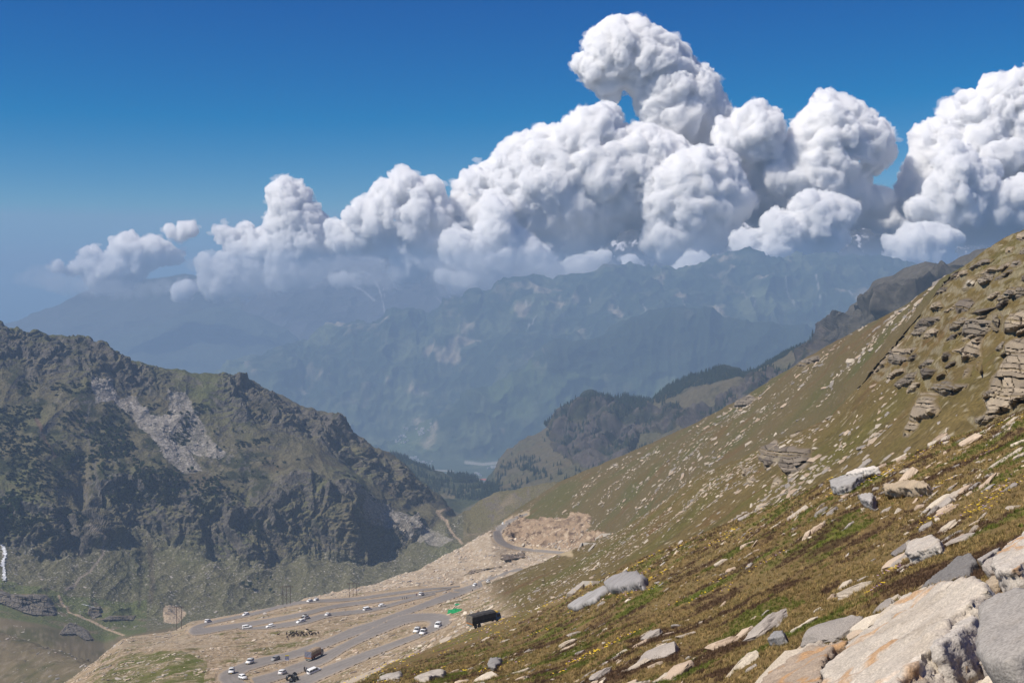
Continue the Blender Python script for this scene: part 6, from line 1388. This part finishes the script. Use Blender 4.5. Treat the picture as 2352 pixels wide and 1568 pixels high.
# ------------------------------------------------------------------ trees and plants
M_LEAF = mat_col('leaves', rough=.8, spec=.15); M_BARK = mat_plain('bark', (.10, .085, .07), .95)
M_NEEDLE = mat_col('needles', rough=.85, spec=.1)
def leafy(seed, h, n, rgb, wide=.42):
    """many small leaf clumps through an uneven crown"""
    r = np.random.default_rng(seed); lob = r.normal(0, 1, (9, 3)); lob /= np.linalg.norm(lob, axis=1)[:, None]
    lob = lob * r.uniform(.25, 1, (9, 1)) * np.array([wide * h, wide * h, .34 * h]) * .62 + np.array([0, 0, h * .60]); lr = r.uniform(.14, .26, 9) * h
    i = r.integers(0, 9, n); d = r.normal(size=(n, 3)); d /= np.linalg.norm(d, axis=1)[:, None]
    c = lob[i] + d * (lr[i] * r.uniform(.35, 1, n) ** .5)[:, None]
    s = h * r.uniform(.035, .075, n); a = r.normal(size=(n, 3)); b = r.normal(size=(n, 3))
    a /= np.linalg.norm(a, axis=1)[:, None]; b -= a * (a * b).sum(1)[:, None]; b /= np.linalg.norm(b, axis=1)[:, None]
    V = np.stack([c - a * s[:, None], c + b * s[:, None] * .8, c + a * s[:, None], c - b * s[:, None] * .8], 1).reshape(-1, 3)
    col = np.repeat(np.array(rgb)[None] * r.uniform(.55, 1.5, (n, 1)) * np.array([1, 1, 1]) + r.normal(0, .004, (n, 3)).clip(-.01, .01), 4, 0)
    o = mesh_np('crown', V, np.arange(4 * n).reshape(-1, 4), False, col.clip(.004), M_LEAF); t = MB()
    t.tube((0, 0, -.6), (0, 0, h * .35), h * .028, 6)
    for k in range(4): t.tube((0, 0, h * .22), tuple(lob[k]), h * .013, 4)
    to = t.build('trunk', M_BARK); me = o.data, to.data; bpy.data.objects.remove(o); bpy.data.objects.remove(to); return me
def thing(name, parts, loc, rot, sc, label, cat, group):
    r = link(bpy.data.objects.new(name, None)); r.location = loc; r.rotation_euler = (0, 0, rot); r.scale = sc
    for nm, me in parts: o = bpy.data.objects.new(nm, me); o.parent = r; link(o)
    return tag(r, label, cat, group)
r6 = np.random.default_rng(66)
LEAFY = [leafy(1, 8, 420, (.030, .046, .014)), leafy(2, 8, 420, (.036, .056, .015)), leafy(3, 7, 380, (.024, .033, .014)), leafy(4, 7, 380, (.045, .068, .018))]
LBL = ['dark green tree rooted in the slope of the dark mountain', 'fresh green tree rooted in the slope of the dark mountain', 'dull olive tree rooted in the slope of the dark mountain', 'bright green tree rooted in the slope of the dark mountain']
def pix_tree(x, y, lo, hi, s, k):
    p = hit(x, y, lo, hi); thing('tree', (('crown', LEAFY[k][0]), ('trunk', LEAFY[k][1])), p - Vector((0, 0, .3)), r6.uniform(0, 6.28), (s, s, s * r6.uniform(.9, 1.25)), LBL[k], 'tree', 'trees on the dark mountain')
AREAS = [([(0, 985), (60, 975), (120, 990), (190, 960), (250, 985), (300, 1020), (320, 1090), (290, 1100), (240, 1100), (200, 1120), (120, 1100), (40, 1080), (0, 1060)], 95, .75, (0, 1, 2, 2)),
 ([(195, 1000), (250, 985), (300, 1010), (330, 1080), (300, 1110), (240, 1120), (200, 1080)], 40, 1.0, (1, 3, 3)),
 ([(5, 1135), (35, 1130), (55, 1165), (45, 1195), (20, 1200), (5, 1180)], 16, 1.25, (3, 3, 1)),
 ([(50, 1190), (110, 1195), (100, 1220), (60, 1230)], 9, .9, (0, 2)),
 ([(350, 1050), (440, 1080), (560, 1140), (540, 1170), (460, 1150), (400, 1140), (340, 1090)], 45, .8, (0, 1, 2)),
 ([(420, 960), (600, 1000), (680, 1060), (640, 1090), (520, 1060), (440, 1030)], 24, .6, (0, 2))]
for poly, n, s, ks in AREAS:
    poly = np.array(poly, float); c = 0
    while c < n:
        q = r6.uniform(poly.min(0), poly.max(0))
        if inpoly(q[:1], q[1:], poly)[0]: pix_tree(q[0], q[1], 10.8, 15, s * r6.uniform(.65, 1.25), int(r6.choice(ks))); c += 1
for (x, y, s) in ((557, 1346, 1.0), (575, 1352, 1.15), (590, 1334, .7), (622, 1330, .6), (621, 1362, .9)): pix_tree(x, y, 10.3, 13, s * .95, 0)
# low scrub, beyond counting: one mass
def blob(seed):
    r = np.random.default_rng(seed); n = 26; d = r.normal(size=(n, 3)); d[:, 2] = np.abs(d[:, 2]) * .8; d /= np.linalg.norm(d, axis=1)[:, None]; c = d * r.uniform(.5, 1, (n, 1)) * np.array([1, 1, .6])
    a = r.normal(size=(n, 3)) * .42; b = r.normal(size=(n, 3)) * .42
    V = np.stack([c - a, c + b, c + a, c - b], 1).reshape(-1, 3); return V, np.arange(4 * n).reshape(-1, 4)
BL = [blob(k) for k in range(6)]
items = []; a, b_ = row_of(12.6), row_of(14.85)
rows = r6.integers(a, b_, 90000); cols = r6.integers(10, 760, 90000)
x, y = GX[rows, cols], GY[rows, cols]; nv = fbm(GF[rows, cols], 55, 4, seed=3.3)
dens = np.interp(x, [0, 350, 520, 700], [.02, .05, .16, .34]) + .25 * (y < 930) + .2 * (inpoly(x, y, POLY['scree']))
ok = (nv > dens) & ~((LL[rows, cols] > 14.5) & (x > 520)); rows, cols = rows[ok][:4000], cols[ok][:4000]
for r_, c_ in zip(rows, cols):
    s = r6.uniform(.8, 2.2); V, Fa = BL[r6.integers(0, 6)]
    items.append((V, Fa, np.eye(3) * s, GF[r_, c_], np.array((.036, .042, .020)) * r6.uniform(.5, 1.5)))
merge(items, 'undergrowth', M_LEAF)

def conifer(seed, rgb, h=1.0):
    r = np.random.default_rng(seed); V, Fc, Cc = [], [], []
    lv = 9
    for k in range(lv):
        z = .10 + .86 * k / lv; R = .17 * (1 - k / lv) ** .8 + .012; n = 7
        for i in range(n):
            a = 2 * math.pi * (i + .5 * (k % 2)) / n + r.normal(0, .2); q = R * r.uniform(.6, 1.25); w = .38
            j = len(V); V += [(0, 0, z + .11), (q * math.cos(a - w), q * math.sin(a - w), z - .03 * r.random()), (q * 1.12 * math.cos(a), q * 1.12 * math.sin(a), z - .05), (q * math.cos(a + w), q * math.sin(a + w), z - .03 * r.random())]
            Fc.append((j, j + 1, j + 2, j + 3)); Cc += [np.array(rgb) * r.uniform(.6, 1.35)] * 4
    return np.array(V) * h, np.array(Fc), np.array(Cc)
CON = [conifer(k, (.024, .036, .018)) for k in range(5)]
CM = []
for k, (V, Fa, c) in enumerate(CON):
    o = mesh_np('crown', V, Fa, False, c, M_NEEDLE); t = MB().tube((0, 0, -.06), (0, 0, .5), .016, 5).build('trunk', M_BARK); CM.append((o.data, t.data)); bpy.data.objects.remove(o); bpy.data.objects.remove(t)
def pix_con(x, y, h, lo=16.2, hi=18.2):
    p = hit(x, y, lo, hi); k = int(r6.integers(0, 5)); thing('conifer', (('crown', CM[k][0]), ('trunk', CM[k][1])), p - Vector((0, 0, h * .03)), r6.uniform(0, 6.28), (h * 1.1, h * 1.1, h), CLAB, 'conifer', CGRP)
CLAB, CGRP = 'lone dark conifer on the grassy flank under the far cliff', 'conifers on the grassy flank below the cliff'
T5 = (.21973, 1148.4, 861.3)      # zoom of 2000..2800, 1500..2100
for zx, zy, hh in ((30, 925, 34), (60, 915, 30), (105, 930, 34), (100, 985, 34), (75, 975, 30), (180, 920, 46), (185, 960, 40), (200, 975, 36), (230, 890, 36), (215, 830, 26), (280, 890, 38), (265, 1000, 42), (285, 985, 36), (320, 985, 50), (335, 1000, 44), (365, 990, 40), (375, 1050, 42), (380, 1000, 34), (295, 1105, 36), (235, 1140, 40), (210, 1115, 30), (170, 1180, 38), (150, 1230, 40), (490, 695, 34), (500, 915, 22), (575, 800, 34), (460, 660, 22), (660, 935, 30), (575, 960, 30), (630, 945, 30), (635, 1040, 44), (655, 1040, 40), (510, 1060, 38), (545, 1090, 36), (675, 1125, 42), (700, 1080, 34), (725, 1105, 34), (810, 1000, 36), (840, 1005, 34), (845, 1040, 30), (790, 1060, 32), (930, 1000, 34), (960, 1005, 34), (1030, 980, 40), (1045, 970, 38), (1075, 965, 42), (1095, 960, 40), (1160, 930, 36), (980, 950, 26), (440, 1070, 30), (420, 1090, 30), (145, 835, 30), (25, 890, 20), (345, 950, 36), (150, 965, 30)):
    pix_con(T5[1] + zx * T5[0], T5[2] + zy * T5[0], hh * T5[0] * 2900 / F * 1.6)
# forest masses
items = []
def forest(n, lo, hi, fn, h0, h1, seed):
    rr = np.random.default_rng(seed); rows = rr.integers(row_of(lo), row_of(hi), n * 30); cols = rr.integers(100, NC - 100, n * 30)
    x, y = GX[rows, cols], GY[rows, cols]; ok = fn(x, y, rows, cols); rows, cols = rows[ok][:n], cols[ok][:n]
    for r_, c_ in zip(rows, cols):
        V, Fa, c = CON[rr.integers(0, 5)]; h = rr.uniform(h0, h1); d = np.linalg.norm(GF[r_, c_, :2]); 
        items.append((V, Fa, np.diag([h * 1.15, h * 1.15, h]), GF[r_, c_] - [0, 0, h * .04], c * rr.uniform(.7, 1.25)))
forest(2600, 17.72, 18.03, lambda x, y, r, c: (x > 1275) & (x < 1905), 8, 15, 1)
forest(1100, 16.6, 17.8, lambda x, y, r, c: (x > 1270) & (x < 1900) & (fbm(GF[r, c], 90, 3, seed=5) > .06) & (OCL[r, c] > 0), 7, 14, 2)
forest(420, 16.4, 17.6, lambda x, y, r, c: (x > 1110) & (x < 1500) & (OCL[r, c] < .5) & (fbm(GF[r, c], 60, 3, seed=6) > .16), 7, 14, 3)
forest(1300, 16.4, 17.25, lambda x, y, r, c: (x > 890) & (x < 1150) & (fbm(GF[r, c], 120, 3, seed=7) > -.08), 8, 17, 4)
merge(items, 'forest', M_NEEDLE)
# far village and scattered houses
M_WALL = mat_plain('pale_wall', (.40, .37, .33), .8); M_ROOF = mat_plain('tin_roof', (.30, .30, .31), .6); M_ROOFR = mat_plain('red_roof', (.50, .13, .07), .7)
def house_parts(roof):
    w = MB().box(-.5, .5, -.4, .4, -.3, .55).build('wall', M_WALL)
    r = MB().loft([[(-.56, -.46, .56), (.56, -.46, .56), (.56, .46, .56), (-.56, .46, .56)], [(-.56, -.02, .88), (.56, -.02, .88), (.56, .02, .88), (-.56, .02, .88)]]).build('roof', roof)
    o = (('wall', w.data), ('roof', r.data)); bpy.data.objects.remove(w); bpy.data.objects.remove(r); return o
HA, HB = house_parts(M_ROOF), house_parts(M_ROOFR)
T55 = (.17090, 803.9, 890.0)      # zoom of 1400..2100, 1550..2000
def village(spec, lab, grp, lo, hi, s0, s1):
    for (x0, y0, x1, y1, n) in spec:
        for _ in range(n):
            x = T55[1] + r6.uniform(x0, x1) * T55[0]; y = T55[2] + r6.uniform(y0, y1) * T55[0]
            p = hit(x, y, lo, hi); s = r6.uniform(s0, s1)
            thing('house', HA, p, r6.uniform(0, 3), (s, s, s * .8), lab, 'house', grp)
village([(950, 545, 1045, 640, 34), (720, 640, 830, 670, 14), (735, 530, 800, 570, 8), (680, 700, 830, 745, 14), (1070, 560, 1125, 580, 3), (1140, 485, 1180, 530, 3)], 'pale house of the hillside village far across the valley', 'hillside village', 21, 24, 6, 12)
village([(590, 930, 920, 1000, 46), (930, 990, 1160, 1030, 10)], 'pale house of the long village on the valley edge', 'village on the valley edge', 18.5, 24, 6, 13)
village([(1290, 1205, 1450, 1245, 14), (1690, 1140, 1760, 1195, 10), (1760, 1270, 1830, 1320, 12), (1840, 1060, 2010, 1100, 10)], 'pale house of the nearer village on the valley floor', 'village on the valley floor', 18.2, 21.2, 6, 12)
for k, (zx, zy) in enumerate(((1772, 1255), (1800, 1252), (1822, 1258))):
    p = hit(T55[1] + zx * T55[0], T55[2] + zy * T55[0], 18.2, 21.2); thing('house', HB, p, .3, (16, 16, 12), 'long red-roofed house on the valley floor beside the grassy flank', 'house', 'red-roofed houses on the valley floor')

# ---- grass, heath and flowers of the near slope
def tuft(seed, nb, rgb, spread, curl):
    r = np.random.default_rng(seed); V, C_ = [], []
    for k in range(nb):
        a = r.uniform(0, 6.28); q = spread * r.random() ** .5; x, y = q * math.cos(a), q * math.sin(a); b = r.uniform(0, 6.28); w = .035 + .03 * r.random(); h = r.uniform(.5, 1.0)
        lx, ly = curl * math.cos(b) * h, curl * math.sin(b) * h
        V += [(x - w * math.sin(b), y + w * math.cos(b), -.05), (x + w * math.sin(b), y - w * math.cos(b), -.05), (x + lx, y + ly, h)]
        c = np.array(rgb) * r.uniform(.6, 1.45); C_ += [c * .8, c * .8, c]
    return np.array(V), np.arange(3 * nb).reshape(-1, 3), np.array(C_)
TUFT = {'dry': [tuft(k, 15, (.34, .235, .095), .6, .7) for k in range(5)], 'green': [tuft(20 + k, 15, (.125, .145, .026), .6, .5) for k in range(5)], 'heath': [tuft(40 + k, 18, (.10, .060, .036), .7, .35) for k in range(5)], 'olive': [tuft(60 + k, 15, (.20, .155, .055), .6, .6) for k in range(5)]}
rows = r6.integers(row_of(.75), row_of(3.0), 200000); cols = r6.integers(5, NC - 5, 200000)
x, y = GX[rows, cols], GY[rows, cols]; P = GF[rows, cols]; d = np.hypot(P[:, 0], P[:, 1])
ok = (y < 1640) & (x > -20) & (x < 2420) & (d < 150) & ~inpoly(x, y, POLY['gravel']) & (r6.random(len(x)) < np.clip(1.25 - d / 160, .2, 1))
rows, cols, P, d = rows[ok][:60000], cols[ok][:60000], P[ok][:60000], d[ok][:60000]
n1, n2, n3 = fbm(P, 4.5, 4, seed=2), fbm(P, 3.0, 4, seed=3), fbm(P, 7, 3, seed=1)
items = []
for i in range(len(rows)):
    k = 'heath' if n2[i] > .12 else ('green' if n1[i] > .10 else ('dry' if r6.random() < .42 else 'olive'))
    V, Fa, c = TUFT[k][r6.integers(0, 5)]; s = (.028 + .0017 * d[i]) * r6.uniform(.6, 1.5); a = r6.uniform(0, 6.28)
    A = np.array([[math.cos(a), -math.sin(a), 0], [math.sin(a), math.cos(a), 0], [0, 0, .9]]) * s
    items.append((V, Fa, A, P[i], c * r6.uniform(.75, 1.3)))
merge(items, 'grass', M_LEAF)
items = []
QV = np.array([(-1, -.4, 0), (1, -.4, 0), (1, .4, .3), (-1, .4, .3), (-.4, -1, .1), (.4, -1, .1), (.4, 1, .2), (-.4, 1, .2)]); QF = np.array([(0, 1, 2, 3), (4, 5, 6, 7)])
rows = r6.integers(row_of(1.2), row_of(3.02), 60000); cols = r6.integers(400, NC - 5, 60000); x, y = GX[rows, cols], GY[rows, cols]; P = GF[rows, cols]; d = np.hypot(P[:, 0], P[:, 1])
nv = fbm(P, 5, 3, seed=21); ok = (nv + .12 * sstep(2.0, 2.9, LR[rows]) > .36) & (y < 1600) & (d < 240)
rows, cols, P, d = rows[ok][:1300], cols[ok][:1300], P[ok][:1300], d[ok][:1300]
for i in range(len(rows)):
    s = (.010 + .00040 * d[i]) * r6.uniform(.6, 1.3); col = np.array((.75, .52, .03)) if r6.random() < .72 else np.array((.42, .27, .40))
    items.append((QV, QF, np.eye(3) * s, P[i] + np.array([0, 0, .03 + .0016 * d[i]]), col))
tag(merge(items, 'wildflowers', M_LEAF), kind='stuff')
